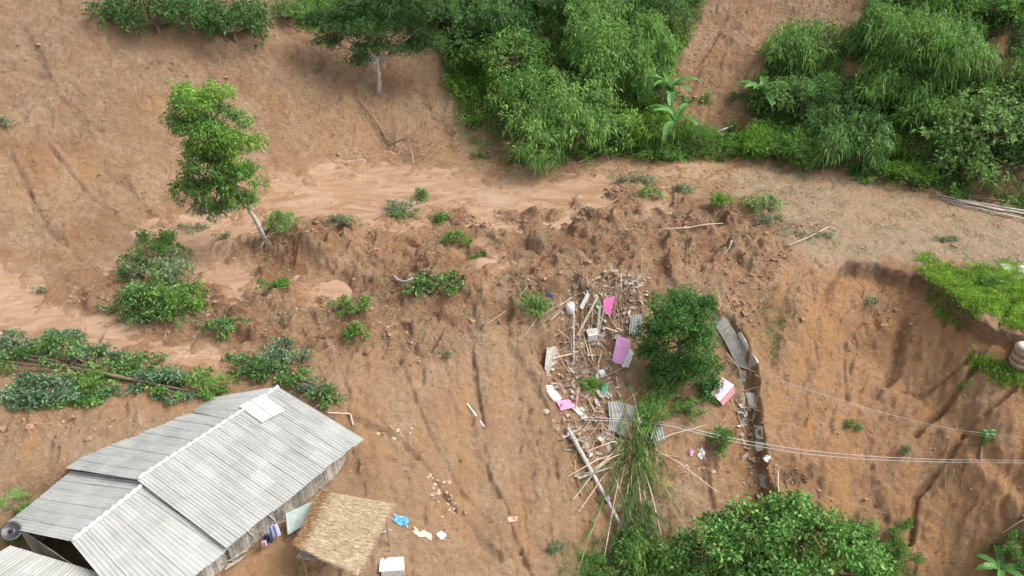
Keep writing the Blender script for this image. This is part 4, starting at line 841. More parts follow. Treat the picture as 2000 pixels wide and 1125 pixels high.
# walls
ins = lambda p, c, k: p + (c - p) * k
cen = (R1 + R2 + E1 + E2 + L1 + L2) / 6
w1, w2, w3, w4 = ins(E1, cen, .13), ins(E2, cen, .10), ins(L1, cen, .12), ins(L2, cen, .12)
wall_boards(w1, w2, ZE + .12, ZE + .12, G0, M['board'], hs_)
wall_boards(w3, w1, ZE + .2, ZE + .1, G0, M['board'], hs_); wall_boards(w4, w3, ZE + .1, ZE + .1, G0, M['board'], hs_)
x1, x2, x3, x4 = ins(B1, (A1 + A2) / 2, .12), ins(onz(270, 1215, ZE2), (A1 + A2) / 2, .12), ins(C2, (A1 + A2) / 2, .12), ins(C1, (A1 + A2) / 2, .12)
wall_boards(x1, x2, ZE2 + .1, ZE2 + .1, G0 - .3, M['board'], hs_); wall_boards(x2, x3, ZE2 + .1, ZE2 + .1, G0 - .3, M['board'], hs_); wall_boards(x3, x4, ZE2 + .1, ZE2 + .1, G0 - .3, M['board'], hs_)
for (pa, pb, pr, zt) in ((w1, w3, ins(R1, cen, .04), ZR - .1),):
    mb = MB(); t_ = .02; mb.add([(pa[0], pa[1], ZE), (pr[0], pr[1], zt), (pb[0], pb[1], ZE), (pa[0] - .03, pa[1] - .03, ZE), (pr[0] - .03, pr[1] - .03, zt), (pb[0] - .03, pb[1] - .03, ZE)], [(0, 1, 2), (5, 4, 3), (0, 3, 4, 1), (1, 4, 5, 2), (2, 5, 3, 0)]); mb.build('gable', M['board'], hs_)
mb = MB()
for t in np.linspace(0.01, .95, 7): p = E1 + (E2 - E1) * t; q = R1 + (R2 - R1) * t; mb.beam(ins(p, q, .02) - [0, 0, .09], q - [0, 0, .12], .08, .08)
mb.beam(E1 - [0, 0, .06], E2 - [0, 0, .06], .07, .07); mb.build('rafter', M['wood'], hs_)
# hole covers hanging under the eave
for t in (.72, .86):
    p = E1 + (E2 - E1) * t; mb = MB().box(p + [0.1, -.05, -.28], (.35, -.28, 0), (.02, .02, 0), (0, 0, .16)); mb.build('eave_board', M['conc'], hs_)

# shed roof in the corner
zs = G0 + 1.9
s1, s2, s3, s4 = onz(22, 1066, zs + .3), onz(205, 1122, zs + .3), onz(120, 1230, zs), onz(-120, 1150, zs)
sh = root('shed', ((s1 + s2 + s3 + s4) / 4) * [1, 1, 0] + [0, 0, G0 - .3], 'low grey roofed shed in the bottom left corner beside the farmhouse', 'shed')
sheet_slope('roof', s1, s2, s3, s4, M['roof'], sh, sh=1.1)
wall_boards(s1 * [1, 1, 0] + [.15, -.1, 0], s2 * [1, 1, 0] + [-.15, -.1, 0], zs + .2, zs + .2, G0 - .3, M['board'], sh)
wall_boards(s4 * [1, 1, 0] + [.15, .1, 0], s3 * [1, 1, 0] + [-.15, .1, 0], zs - .1, zs - .1, G0 - .5, M['board'], sh)
wall_boards(s2 * [1, 1, 0] + [-.2, -.1, 0], s3 * [1, 1, 0] + [-.2, .1, 0], zs + .1, zs - .1, G0 - .5, M['board'], sh)
wall_boards(s1 * [1, 1, 0] + [.2, -.1, 0], s4 * [1, 1, 0] + [.2, .1, 0], zs + .1, zs - .1, G0 - .5, M['board'], sh)
# satellite dish
dp = onz(22, 1038, ZE2 + .35); r = root('satellite_dish', dp - [0, 0, .4], 'dark mesh satellite dish on the lower corner of the farmhouse roof', 'satellite dish')
ax = np.array([.35, -.35, .8]); ax /= np.linalg.norm(ax); e1 = np.cross(ax, [0, 0, 1]); e1 /= np.linalg.norm(e1); e2 = np.cross(ax, e1); vs = [dp]; fs = []
for i in range(1, 6):
    for j in range(20): rr_ = .52 * i / 5; t = 2 * math.pi * j / 20; vs.append(dp + rr_ * (e1 * math.cos(t) + e2 * math.sin(t)) + ax * rr_ ** 2 * .4)
for j in range(20):
    fs.append((0, 1 + j, 1 + (j + 1) % 20))
    for i in range(4): fs.append((1 + i * 20 + j, 1 + i * 20 + (j + 1) % 20, 21 + i * 20 + (j + 1) % 20, 21 + i * 20 + j))
o = MB().add(vs, fs).build('dish', M['black'], r, True); s_ = o.modifiers.new('solid', 'SOLIDIFY'); s_.thickness = .015
MB().tube([dp - [0, 0, .45], dp - [0, 0, .02]], .03, 6).build('mast', M['black'], r)
mb = MB(); fp_ = dp + ax * .5
for t in (0, 2.1, 4.2): mb.tube([dp + .5 * (e1 * math.cos(t) + e2 * math.sin(t)) + ax * .14, fp_], .01, 4)
mb.tube([fp_, fp_ - ax * .1], .05, 8).build('feed_arm', M['black'], r)

# thatched shelter
zt = G0 + 1.75
t1, t2, t3, t4 = onz(630, 958, zt + .05), onz(768, 984, zt - .15), onz(698, 1118, zt - .25), onz(574, 1066, zt - .05)
th = root('thatched_shelter', ((t1 + t2 + t3 + t4) / 4) * [1, 1, 0] + [0, 0, G0], 'open shelter with a frayed straw thatch roof beside the farmhouse', 'shelter')
def BL(u, v): return (t1 * (1 - u) + t2 * u) * (1 - v) + (t4 * (1 - u) + t3 * u) * v
mb = MB(); o_ = np.array(BL(.5, .5)); vs = [BL(a_, b_) + [0, 0, dz - .16] for dz in (0, -.05) for a_, b_ in ((.02, .02), (.95, .02), (.95, .97), (.02, .97))]
mb.add(vs, [(0, 1, 2, 3), (7, 6, 5, 4), (0, 4, 5, 1), (1, 5, 6, 2), (2, 6, 7, 3), (3, 7, 4, 0)]).build('roof_mat', M['oldstraw'], th)
g = np.random.default_rng(5)
def straw(n, u0, u1, name, mat, L0):
    u_ = g.uniform(u0, u1, n); v_ = g.uniform(.0, 1.0, n); Pq = np.array([BL(a_, b_) for a_, b_ in zip(u_, v_)]); Pq[:, 2] += g.uniform(-.05, .05, n) + .05 * np.sin(v_ * 7) - .04 * np.sin(np.pi * u_)
    d0 = (t2 - t1) / np.linalg.norm(t2 - t1); dd_ = unit(d0[None] + g.normal(size=(n, 3)) * [.09, .09, .03]); v2, f2 = leaves(Pq - dd_ * L0 * .5, dd_, L0 * g.uniform(.5, 1.1, n), .016, .08)
    setmesh(name, v2 - np.array(th.location), f2, mat, parent=th)
straw(19000, .14, .99, 'thatch', M['straw'], .7); straw(5200, .0, .2, 'old_thatch', M['oldstraw'], .45)
n = 900; v_ = g.uniform(0, 1, n); Pq = np.array([BL(a_, 1 - b_ * .02) for a_, b_ in zip(g.uniform(.35, 1, n), v_)]); dd_ = unit((t4 - t1)[None] / 4 + (t2 - t1)[None] / 5 + g.normal(size=(n, 3)) * .25); v2, f2 = leaves(Pq - dd_ * .2, dd_, g.uniform(.25, .5, n), .02, .3); setmesh('thatch_fringe', v2 - np.array(th.location), f2, M['straw'], parent=th)
for a_, b_ in ((.05, .06), (.9, .06), (.9, .94), (.05, .94), (.05, .5)):
    p = BL(a_, b_); MB().tube([(p[0], p[1], gh(p[0], p[1]) - .1), (p[0], p[1], p[2] - .14)], .05, 6).build('post', M['wood'], th)
mb = MB()
for b_ in (.06, .5, .94): mb.tube([BL(.0, b_) - [0, 0, .17], BL(.97, b_) - [0, 0, .17]], .04, 6)
for a_ in (.05, .9): mb.tube([BL(a_, 0) - [0, 0, .25], BL(a_, 1) - [0, 0, .25]], .04, 6)
mb.build('roof_pole', M['wood'], th)
p1_, p2_ = BL(.03, .75), BL(.03, 1.); MB().box(((p1_ + p2_) / 2) * [1, 1, 0] + [.4, -.1, G0 + .55], (.55, -.1, 0), (.15, .35, 0), (0, 0, .04)).build('platform', M['board'], th)

# things by the house
def sheetpoly(pts, thick=.02): # flat panel from 3-D corners with thickness
    pts = [np.array(p, float) for p in pts]; n_ = np.cross(pts[1] - pts[0], pts[2] - pts[0]); n_ /= np.linalg.norm(n_); n_ *= np.sign(n_[2] + 1e-6); k = len(pts)
    mb = MB(); mb.add(pts + [p - n_ * thick for p in pts], [tuple(range(k)), tuple(range(2 * k - 1, k - 1, -1))] + [(i, i + k, (i + 1) % k + k, (i + 1) % k) for i in range(k)]); return mb
single(sheetpoly([onz(558, 1003, G0 + 1.35), onz(612, 978, G0 + 1.3), onz(597, 1024, G0 + .45), onz(562, 1045, G0 + .35)], .03), 'sheet_panel', M['tarp'], 'grey green sheet propped between the farmhouse wall and the thatched shelter', 'panel')
single(sheetpoly([onz(548, 995, G0 + 1.4), onz(556, 1000, G0 + 1.4), onz(545, 1035, G0 + .3), onz(535, 1030, G0 + .3)], .03), 'leaning_board', M['board'], 'narrow weathered board leaning against the farmhouse wall', 'board')
def clothmesh(c, w_, h_, mat, name, label, seed, flat=False, parts=(10, 10)):
    g = np.random.default_rng(seed); nu_, nv_ = parts; vs = []; fs = []
    for j in range(nv_ + 1):
        for i in range(nu_ + 1):
            a_, b_ = i / nu_ - .5, j / nv_ - .5
            if flat:
                edge = 1 - .25 * g.random(); x, y = c[0] + a_ * w_ * edge + .06 * math.sin(b_ * 9), c[1] + b_ * h_ * edge + .05 * math.sin(a_ * 11); vs.append((x, y, max(gh(x, y), c[2] - .3) + .05 + .16 * abs(math.sin(a_ * 13 + b_ * 7)) * (1 - 2 * max(abs(a_), abs(b_))) + g.uniform(0, .05)))
            else: vs.append((c[0] + a_ * w_ * (1 + .2 * b_), c[1] + .09 * math.sin(a_ * 16) + .03 * g.random() + a_ * w_ * .3, c[2] - b_ * h_))
    for j in range(nv_):
        for i in range(nu_): o_ = j * (nu_ + 1) + i; fs.append((o_, o_ + 1, o_ + nu_ + 2, o_ + nu_ + 1))
    o = single(MB().add(vs, fs), name, mat, label, 'cloth' if 'cloth' in name or 'garment' in name else name.split('_')[-1], smooth=not flat); q = o.modifiers.new('solid', 'SOLIDIFY'); q.thickness = .012; return o
clothmesh(onz(534, 1038, G0 + 1.0), .55, 1.1, M['cloth'], 'hanging_garment', 'pale blue garment hanging under the farmhouse eave', 1)
clothmesh(onz(523, 1052, G0 + .9), .4, .7, M['navy'], 'hanging_garment', 'dark navy garment hanging below the pale blue one', 2)
clothmesh(onz(516, 1062, G0 + .7), .22, .45, M['palepink'], 'hanging_garment', 'small pinkish cloth hanging left of the navy garment', 3)
MB_ = MB().tube([onz(500, 1040, G0 + 1.5), onz(560, 1015, G0 + 1.55)], .02, 5); single(MB_, 'drying_pole', M['wood'], 'thin wooden drying pole under the eave above the hanging clothes', 'pole')
clothmesh(hit(783, 1018), .95, .62, M['blue_t'], 'blue_tarpaulin', 'crumpled blue tarpaulin on the mud beside the thatched shelter', 4, True)
clothmesh(hit(826, 1045), 1.15, .42, M['yellow'], 'cream_sack', 'crumpled cream and yellow sack on the mud right of the thatched shelter', 5, True)
clothmesh(hit(862, 1047), .55, .45, M['white'], 'plastic_bag', 'crumpled white plastic bag right of the cream sack', 6, True)
p = hit(768, 1113); single(MB().box(p + [0, 0, .25], (.66, .05, 0), (-.05, .42, 0), (0, 0, .28)).add([p + q for q in ((-.72, -.5, .56), (.68, -.4, .56), (.6, .5, .58), (-.76, .4, .58), (-.72, -.5, .53), (.68, -.4, .53), (.6, .5, .55), (-.76, .4, .55))], [(0, 1, 2, 3), (7, 6, 5, 4), (0, 4, 5, 1), (1, 5, 6, 2), (2, 6, 7, 3), (3, 7, 4, 0)]), 'storage_box', M['white'], 'white lidded box on the mud at the bottom edge', 'box')
p = hit(757, 1042); mb = MB().tube([p + [-.25, .2, .02], p + [-.2, -.2, .35]], .03, 5).tube([p + [.25, .25, .02], p + [-.2, -.2, .35]], .03, 5).tube([p + [-.25, .2, .05], p + [.25, .25, .05]], .03, 5).box(p + [0, .1, .2], (.2, .05, .02), (.05, .15, -.05), (0, 0, .02)); single(mb, 'wooden_stool', M['board'], 'small broken wooden stool at the frayed edge of the thatch', 'stool')
mb = MB(); p = hit(455, 1100)
for i in range(5): q = p + [random.uniform(-.5, .5), random.uniform(-.3, .3), .1 + i * .08]; mb.beam(q - [.4, .3, 0], q + [.4, .3, random.uniform(-.1, .15)], .08, .05)
single(mb, 'timber_pile', M['board'], 'small pile of grey timber under the farmhouse eave at the bottom', 'timber')
mb = MB().tube([hit(640, 806, .1), hit(684, 808, .15)], .04, 5).tube([hit(684, 808, .1), hit(690, 830, .1)], .04, 5); single(mb, 'wooden_rail', M['palewood'], 'thin wooden rail sticking out behind the farmhouse roof', 'rail')
mb = MB().tube([hit(912, 788, .08), hit(946, 834, .08)], .055, 8); single(mb, 'white_pipe', M['pipe'], 'short white pipe lying alone on the open slope', 'pipe', smooth=True)
mb = MB().tube([hit(1400, 258, .12), hit(1430, 246, .25)], .09, 8); single(mb, 'white_pipe', M['pipe'], 'white pipe end sticking out of the bushes above the road', 'pipe', smooth=True)

# ------------------------------------------------------------------ collapsed house rubble
GP = 'planks in the collapsed house'; nplank = 0
def plank(u0, v0, u1, v1, w_, t_, l0, l1, mat, label, name='plank', cat='plank', group=GP, roll=0.):
    single(MB().beam(hit(u0, v0, l0), hit(u1, v1, l1), w_, t_, roll), name, M[mat], label, cat, group)
for q in [
    (1168, 578, 1128, 655, .13, .07, .9, .5, 'palewood', 'long pale plank leaning left of the small green panel'),
    (1121, 600, 1121, 705, .10, .09, .5, .4, 'conc', 'upright grey post at the left side of the rubble'),
    (1146, 550, 1181, 583, .08, .06, .6, .9, 'wood', 'thin brown plank pointing up left above the magenta panel'),
    (1172, 597, 1167, 655, .18, .05, .9, .5, 'board', 'wide grey plank standing right of the small green panel'),
    (1180, 600, 1170, 650, .12, .05, .8, .4, 'board', 'second grey plank leaning against the magenta panel'),
    (1204, 575, 1198, 622, .08, .07, .9, .4, 'wood', 'brown post right of the magenta panel'),
    (1249, 541, 1212, 572, .09, .07, .5, .7, 'board', 'grey brown plank rising to the top right of the rubble'),
    (1213, 533, 1213, 560, .07, .05, .6, .5, 'palewood', 'short pale upright stick at the top of the rubble'),
    (1186, 612, 1203, 640, .08, .07, .5, .4, 'wood', 'orange brown rafter below the magenta panel'),
    (1182, 640, 1206, 648, .10, .05, .4, .4, 'palewood', 'short pale board across the middle of the rubble'),
    (1140, 655, 1150, 690, .07, .05, .5, .3, 'palewood', 'thin pale lath below the white box'),
    (1147, 655, 1158, 705, .06, .05, .5, .3, 'palewood', 'longer thin lath right below the white box'),
    (1128, 675, 1142, 702, .07, .05, .4, .3, 'wood', 'short brown lath left of the thin laths'),
    (1176, 686, 1168, 712, .07, .05, .3, .3, 'palewood', 'yellowish lath left of the tall pink panel'),
    (1180, 690, 1203, 710, .05, .05, .3, .3, 'wood', 'brown lath running to the foot of the tall pink panel'),
    (1180, 735, 1222, 716, .09, .06, .3, .3, 'wood', 'brown beam running right below the tall pink panel'),
    (1052, 729, 1072, 731, .06, .05, .2, .2, 'palewood', 'short pale stick at the left margin of the rubble'),
    (1128, 770, 1125, 796, .08, .05, .3, .3, 'rose', 'reddish plank above the long pale concrete beam'),
    (1136, 783, 1148, 775, .06, .05, .3, .3, 'wood', 'tiny brown plank right of the reddish plank'),
    (1148, 778, 1163, 805, .14, .05, .3, .3, 'wood', 'broad reddish brown plank left of the corrugated sheets'),
    (1160, 812, 1186, 818, .09, .06, .3, .3, 'rose', 'reddish beam touching the left side of the corrugated sheets'),
    (1156, 815, 1182, 848, .06, .05, .3, .3, 'wood', 'thin diagonal lath below the reddish beam'),
    (1166, 850, 1204, 866, .14, .06, .2, .2, 'wood', 'stout plank below the corrugated sheets'),
    (1180, 842, 1210, 860, .10, .05, .3, .2, 'board', 'grey plank just above the stout plank'),
    (1222, 785, 1280, 735, .05, .05, .3, .6, 'wood', 'long thin pole above the corrugated sheets'),
    (1280, 886, 1330, 894, .06, .05, .2, .2, 'wood', 'thin stick on bare soil right of the torn bamboo'),
    (1130, 935, 1200, 910, .09, .07, .7, .5, 'board', 'grey timber crossing the fallen utility pole'),
    (1420, 690, 1455, 735, .08, .05, .3, .3, 'wood', 'brown batten left of the grey concrete slab'),
    (1428, 780, 1455, 845, .05, .05, .15, .15, 'wood', 'thin batten below the pale pink panel'),
    (1088, 690, 1110, 725, .06, .05, .3, .3, 'wood', 'brown lath at the left of the rubble beside the grey concrete lump'),
    (1118, 580, 1090, 600, .05, .04, .3, .2, 'palewood', 'pale stick pointing away from the white tank'),
    (1106, 598, 1075, 625, .05, .04, .25, .1, 'palewood', 'pale bamboo stick on the mud left of the white tank'),
    (1519, 918, 1521, 960, .06, .05, .4, .1, 'palewood', 'thin upright stake above the large bottom tree'),
    (1178, 750, 1196, 746, .08, .05, .3, .3, 'rose', 'reddish batten on the upper edge of the lower green panel'),
    (1190, 750, 1196, 780, .05, .05, .3, .3, 'wood', 'thin batten on the right side of the lower green panel'),
    (1080, 700, 1120, 690, .09, .05, .35, .35, 'palewood', 'pale board beside the grey concrete lump'),
]: plank(*q)
def panel(name, pix, lifts, mat, label, cat='panel', th_=.05, group=None):
    return single(sheetpoly([hit(u, v, l) for (u, v), l in zip(pix, lifts)], th_), name, M[mat], label, cat, group)
panel('painted_panel', [(1178, 585), (1201, 578), (1197, 605), (1192, 616), (1179, 612)], [.7, .8, .5, .4, .4], 'hotpink', 'bright magenta painted panel upright in the top of the rubble', group='painted wall panels')
panel('painted_panel', [(1206, 655), (1232, 664), (1224, 716), (1195, 706)], [.9, .9, .2, .2], 'pink', 'tall pink wall panel leaning at the left side of the dense dark tree', group='painted wall panels')
panel('painted_panel', [(1231, 680), (1238, 690), (1228, 718), (1214, 716)], [.5, .4, .2, .3], 'white', 'white panel edge at the right foot of the tall pink panel', group='painted wall panels')
panel('painted_panel', [(1410, 737), (1434, 752), (1406, 784), (1388, 768)], [.9, .8, .6, .7], 'palepink', 'pale pink panel tilted on the slope right of the dense dark tree', group='painted wall panels')
panel('painted_panel', [(1434, 754), (1436, 768), (1412, 792), (1407, 785)], [.75, .2, .2, .55], 'rose', 'rose side panel under the pale pink panel', group='painted wall panels')
panel('painted_panel', [(1086, 783), (1112, 780), (1123, 795), (1096, 802)], [.3, .4, .3, .2], 'pink', 'small pink panel scrap at the left end of the long pale beam', group='painted wall panels')
panel('painted_panel', [(1165, 588), (1171, 592), (1170, 617), (1154, 612)], [.7, .7, .3, .3], 'green', 'small dark green panel between the planks at the top of the rubble', group='painted wall panels')
panel('painted_panel', [(1173, 748), (1189, 747), (1188, 766), (1177, 768)], [.3, .3, .2, .2], 'green', 'small green panel lying lower in the rubble', group='painted wall panels')
panel('painted_panel', [(1132, 600), (1147, 570), (1152, 576), (1138, 605)], [.5, .7, .7, .5], 'white', 'long white board leaning left of the pale plank', group='painted wall panels')
p = hit(1113, 612); mb = MB(); mb.tube([p + [0, 0, 0], p + [0, 0, .1], p + [0, .03, .5], p + [0, .06, .85], p + [0, .06, .93]], [.2, .31, .33, .29, .12], 14); r = root('water_tank', p, 'rounded white water tank at the left side of the rubble', 'tank'); mb.build('tank', M['white'], r, True); MB().tube([p + [0, .06, .92], p + [0, .06, 1.0]], .1, 10).build('cap', M['conc'], r)
p = hit(1157, 662); r = root('white_cabinet', p, 'white box cabinet tipped in the middle of the rubble', 'cabinet'); MB().box(p + [0, 0, .3], (.34, .04, .03), (-.04, .3, 0), (-.05, 0, .3)).build('body', M['white'], r); MB().box(p + [-.03, .08, .68], (.42, .04, .03), (-.04, .2, .08), (0, -.02, .03)).build('lid', M['conc'], r)
p = hit(1176, 733); single(MB().box(p + [0, 0, .18], (.2, .04, .03), (-.04, .22, 0), (-.04, 0, .18)), 'white_block', M['white'], 'small white block lying above the lower green panel', 'block')
# corrugated sheets thrown on the rubble
def loose(name, pix, lifts, label, mat='roof'):
    pts = [hit(u, v, l) for (u, v), l in zip(pix, lifts)]; r = root(name, pts[3], label, 'roof sheet', 'loose corrugated roof sheets'); sheet_slope('sheet', *pts, M[mat], r, sw=1.0, sh=9, pitch=.2, amp=.045); return r
loose('roof_sheet', [(1188, 785), (1212, 782), (1228, 822), (1190, 812)], [.5, .6, .4, .35], 'left grey corrugated sheet crumpled above the torn bamboo')
loose('roof_sheet', [(1208, 784), (1236, 792), (1250, 815), (1222, 825)], [.7, .6, .5, .5], 'right grey corrugated sheet overlapping the left one')
loose('roof_sheet', [(1192, 810), (1232, 818), (1225, 850), (1188, 838)], [.4, .4, .3, .25], 'lower grey corrugated sheet under the two crumpled ones')
loose('roof_sheet', [(1266, 836), (1296, 832), (1300, 856), (1280, 868)], [.4, .5, .3, .3], 'small corrugated sheet half hidden right of the torn bamboo')
loose('roof_sheet', [(1232, 618), (1256, 612), (1252, 650), (1228, 650)], [.5, .5, .3, .3], 'grey sheet poking out behind the dense dark tree')
# concrete pieces
def slab(pts, th_, mat, label, name='concrete_slab', cat='slab', lift=.1, group='broken concrete pieces'):
    if not hasattr(lift, '__len__'): lift = [lift] * len(pts)
    return single(sheetpoly([hit(u, v, l) for (u, v), l in zip(pts, lift)], th_), name, M[mat], label, cat, group)
slab([(1392, 612), (1418, 620), (1440, 655), (1474, 712), (1462, 722), (1440, 715), (1415, 665), (1396, 635)], .25, 'conc', 'long grey concrete slab right of the dense dark tree', lift=.25)
slab([(1440, 652), (1446, 648), (1480, 708), (1474, 714)], .35, 'pconc', 'narrow raised concrete kerb along the right side of the long grey slab', 'concrete_kerb', 'kerb', .45)
slab([(1442, 722), (1458, 724), (1456, 745), (1446, 745)], .2, 'conc', 'small grey slab at the lower end of the long grey slab')
slab([(1456, 765), (1474, 768), (1480, 798), (1464, 795)], .2, 'pconc', 'pale flat slab right of the pale pink panel', lift=.15)
slab([(1430, 745), (1448, 740), (1458, 775), (1450, 800), (1434, 780)], .12, 'culv', 'brownish slab between the pale pink panel and the pale flat slab', lift=.08)
slab([(1068, 680), (1086, 675), (1096, 700), (1078, 715), (1070, 735), (1064, 720)], .2, 'conc', 'grey concrete lump at the left side of the rubble', lift=.25)
slab([(1066, 752), (1078, 752), (1098, 778), (1090, 785), (1072, 770)], .2, 'pconc', 'curved pale slab edge above the small pink panel scrap', lift=.15)
slab([(1112, 792), (1120, 787), (1149, 815), (1144, 823)], .2, 'pconc', 'long pale concrete beam pointing down right from the pink scrap', 'concrete_beam', 'beam', .3)
slab([(1471, 830), (1489, 833), (1490, 858), (1476, 856)], .3, 'pconc', 'upper square concrete block on the cables line', 'concrete_block', 'block', .3)
slab([(1474, 862), (1492, 864), (1490, 880), (1478, 882)], .3, 'pconc', 'square concrete block just below the cables', 'concrete_block', 'block', .25)
slab([(1482, 925), (1502, 930), (1500, 955), (1484, 950)], .15, 'conc', 'flat grey concrete sheet above the large bottom tree', lift=.05)
p = hit(1500, 893); rocks(np.array([p, p + [.3, .1, 0], p + [-.2, -.15, 0]]), np.array([.42, .3, .26]), 'boulder', M['white'], 'x'); bo = bpy.data.objects['boulder']; bo['kind'] = ''; del bo['kind']; tag(bo, 'whitish boulder cluster under the cables beside the concrete blocks', 'boulder')
slab([(910 + 80, 1010), (1012, 1008), (1008, 1018), (994, 1020)], .12, 'brickstone', 'flat pale stone slab at the lower end of the long crack', 'stone_slab', 'stone', .1)
slab([(1448, 607), (1462, 603), (1470, 612), (1455, 618)], .12, 'clod', 'broken clod slab above the grey concrete slab', 'clay_slab', 'clay', .15)
# rubble stuff
def scatter(cu, cv, ru, rv, n): return pick(blob(cu, cv, ru, rv) ** 1.2, n)
P = np.concatenate([scatter(1190, 568, 45, 14, 90), scatter(1130, 620, 30, 40, 50), scatter(1150, 700, 60, 50, 60), scatter(1120, 800, 30, 20, 40), scatter(1470, 830, 12, 70, 40), scatter(1490, 930, 20, 30, 30), scatter(1250, 570, 25, 14, 40), scatter(1350, 880, 50, 20, 16)])
P[:, 2] += .05; rocks(P, .09 * np.exp(rng.normal(0, .45, len(P))), 'rubble', M['rub'], 'pale broken rubble of the collapsed house', .45)
P = np.concatenate([scatter(855, 950, 18, 22, 26), scatter(880, 985, 14, 16, 20), scatter(760, 840, 30, 12, 14), scatter(1780, 610, 15, 10, 6)]); rocks(P, .1 * np.exp(rng.normal(0, .4, len(P))), 'broken_earth', M['brickstone'], 'cracked pale orange earth lumps along the slope cracks', .5)
def shards(P, name, mat, label, size=.3):
    n = len(P); a_ = unit(rng.normal(size=(n, 3)) * [1, 1, .35]); b_ = unit(np.cross(a_, rng.normal(size=(n, 3)) * [.5, .5, 1.5])); c_ = np.cross(a_, b_)
    L = (size * rng.uniform(.5, 1.8, n))[:, None]; W_ = (size * rng.uniform(.25, .9, n))[:, None]; T_ = .02
    P = P + [0, 0, 1] * (L * np.abs(a_[:, 2:3]) * .4 + .06); vs = np.stack([P + i * a_ * L / 2 * (1 + .3 * i * j) + j * b_ * W_ / 2 + k * c_ * T_ for i in (-1, 1) for j in (-1, 1) for k in (-1, 1)], 1).reshape(-1, 3)
    f = np.array([(0, 1, 3, 2), (4, 6, 7, 5), (0, 4, 5, 1), (2, 3, 7, 6), (0, 2, 6, 4), (1, 5, 7, 3)])
    return tag(setmesh(name, vs, (f[None] + 8 * np.arange(n)[:, None, None]).reshape(-1, 4), mat), label, kind='stuff')
shards(np.concatenate([scatter(1185, 575, 45, 22, 70), scatter(1140, 640, 35, 40, 60), scatter(1110, 700, 40, 40, 30), scatter(1480, 840, 12, 80, 22)]), 'sheet_scraps', M['rub'], 'broken pale sheet and plaster scraps in the house rubble', .34)
shards(np.concatenate([scatter(1190, 600, 50, 40, 80), scatter(1150, 720, 50, 60, 70), scatter(1170, 830, 50, 50, 60), scatter(1460, 800, 16, 60, 20)]), 'board_scraps', M['board'], 'broken grey board pieces in the house rubble', .4)
P = np.concatenate([scatter(1190, 585, 50, 26, 150), scatter(1140, 660, 40, 50, 110), scatter(1170, 830, 50, 60, 100), scatter(1470, 800, 14, 70, 18)]); n = len(P); sticks(P, rng.uniform(.6, 2.3, n), rng.uniform(.025, .05, n), 'splinters', M['wood'], 'thin splinters and laths scattered in the house rubble', .5)
P = np.concatenate([scatter(800, 290, 50, 22, 80), scatter(970, 300, 40, 14, 50), scatter(520, 480, 40, 14, 60), scatter(640, 440, 60, 14, 50), scatter(1600, 450, 40, 14, 40), scatter(1490, 430, 40, 22, 50), scatter(1160, 310, 60, 8, 40), scatter(70, 430, 30, 50, 30), scatter(400, 660, 60, 40, 70), scatter(100, 720, 100, 40, 60), scatter(760, 600, 30, 40, 40), scatter(860, 220, 40, 40, 50), scatter(590, 90, 60, 50, 50), scatter(680, 230, 70, 60, 60), scatter(140, 200, 120, 120, 60), scatter(300, 330, 80, 60, 40), scatter(1380, 150, 50, 60, 30), scatter(1020, 570, 40, 24, 50), scatter(1500, 600, 40, 50, 30), scatter(1860, 920, 30, 40, 24), scatter(330, 140, 30, 30, 30), scatter(470, 110, 40, 30, 40), scatter(1150, 900, 60, 80, 80), scatter(1040, 640, 40, 30, 30)]); n = len(P); sticks(P, rng.uniform(.4, 1.5, n), .02, 'broken_branches', M['twig'], 'tangle of bare broken branches along the debris', .5)

# branches that stand out
GBr = 'bare branches on the slide'
def branch(pts, rad, mat, label, lifts=None, smooth=True, forks=()):
    lifts = lifts or [.08] * len(pts); P_ = [hit(u, v, l) for (u, v), l in zip(pts, lifts)]; mb = MB().tube(P_, [rad * (1 - .6 * i / (len(P_) - 1)) for i in range(len(P_))], 6)
    for (i, u, v, l) in forks: mb.tube([P_[i], (P_[i] + hit(u, v, l)) / 2 + [0, 0, .05], hit(u, v, l)], [rad * .5, rad * .35, rad * .15], 5)
    single(mb, 'bare_branch', M[mat], label, 'branch', GBr, smooth)
branch([(1540, 479), (1580, 463), (1618, 443)], .055, 'palewood', 'pale straight stick lying near the road edge above the scarp', [.2, .3, .5])
branch([(770, 540), (778, 548), (793, 550), (806, 543)], .13, 'pale', 'pale bent stem sticking from the uprooted leafy shrub', [.35, .25, .3, .35])
branch([(760, 275), (730, 230), (700, 195), (660, 170), (625, 158)], .06, 'twig', 'long thin branch running down the upper bare slope', [.2, .1, .1, .1, .15])
branch([(770, 280), (790, 268), (822, 275)], .09, 'bark', 'dark forked branch at the foot of the upper bare slope', [.2, .3, .3], forks=[(0, 776, 235, .8), (1, 806, 290, .1), (0, 756, 282, .1)])
branch([(808, 318), (805, 300), (800, 285)], .06, 'pale', 'short pale upright branch beside the dark forked branch', [.1, .3, .6])
branch([(730, 430), (750, 420), (765, 410)], .05, 'bark', 'dark stick poking from the shrub in the muddy water', [.05, .15, .3])
branch([(1285, 448), (1340, 445), (1380, 438), (1412, 436)], .06, 'palewood', 'long bent pale branch across the middle of the slide', [.05, .15, .3, .35])
branch([(1345, 460), (1342, 490), (1340, 518)], .05, 'bark', 'vertical dark root below the long bent branch', [.1, .1, .1])
branch([(1430, 470), (1424, 485), (1410, 500)], .05, 'palewood', 'short pale root hanging right of the vertical dark root', [.3, .2, .1])
branch([(1130, 318), (1150, 308), (1166, 297)], .06, 'palewood', 'pale stick in the gap at the right foot of the big bamboo clump', [.1, .3, .4])
branch([(1195, 298), (1222, 302)], .06, 'pale', 'short whitish stick in the orange water under the shrubs', [.1, .12])
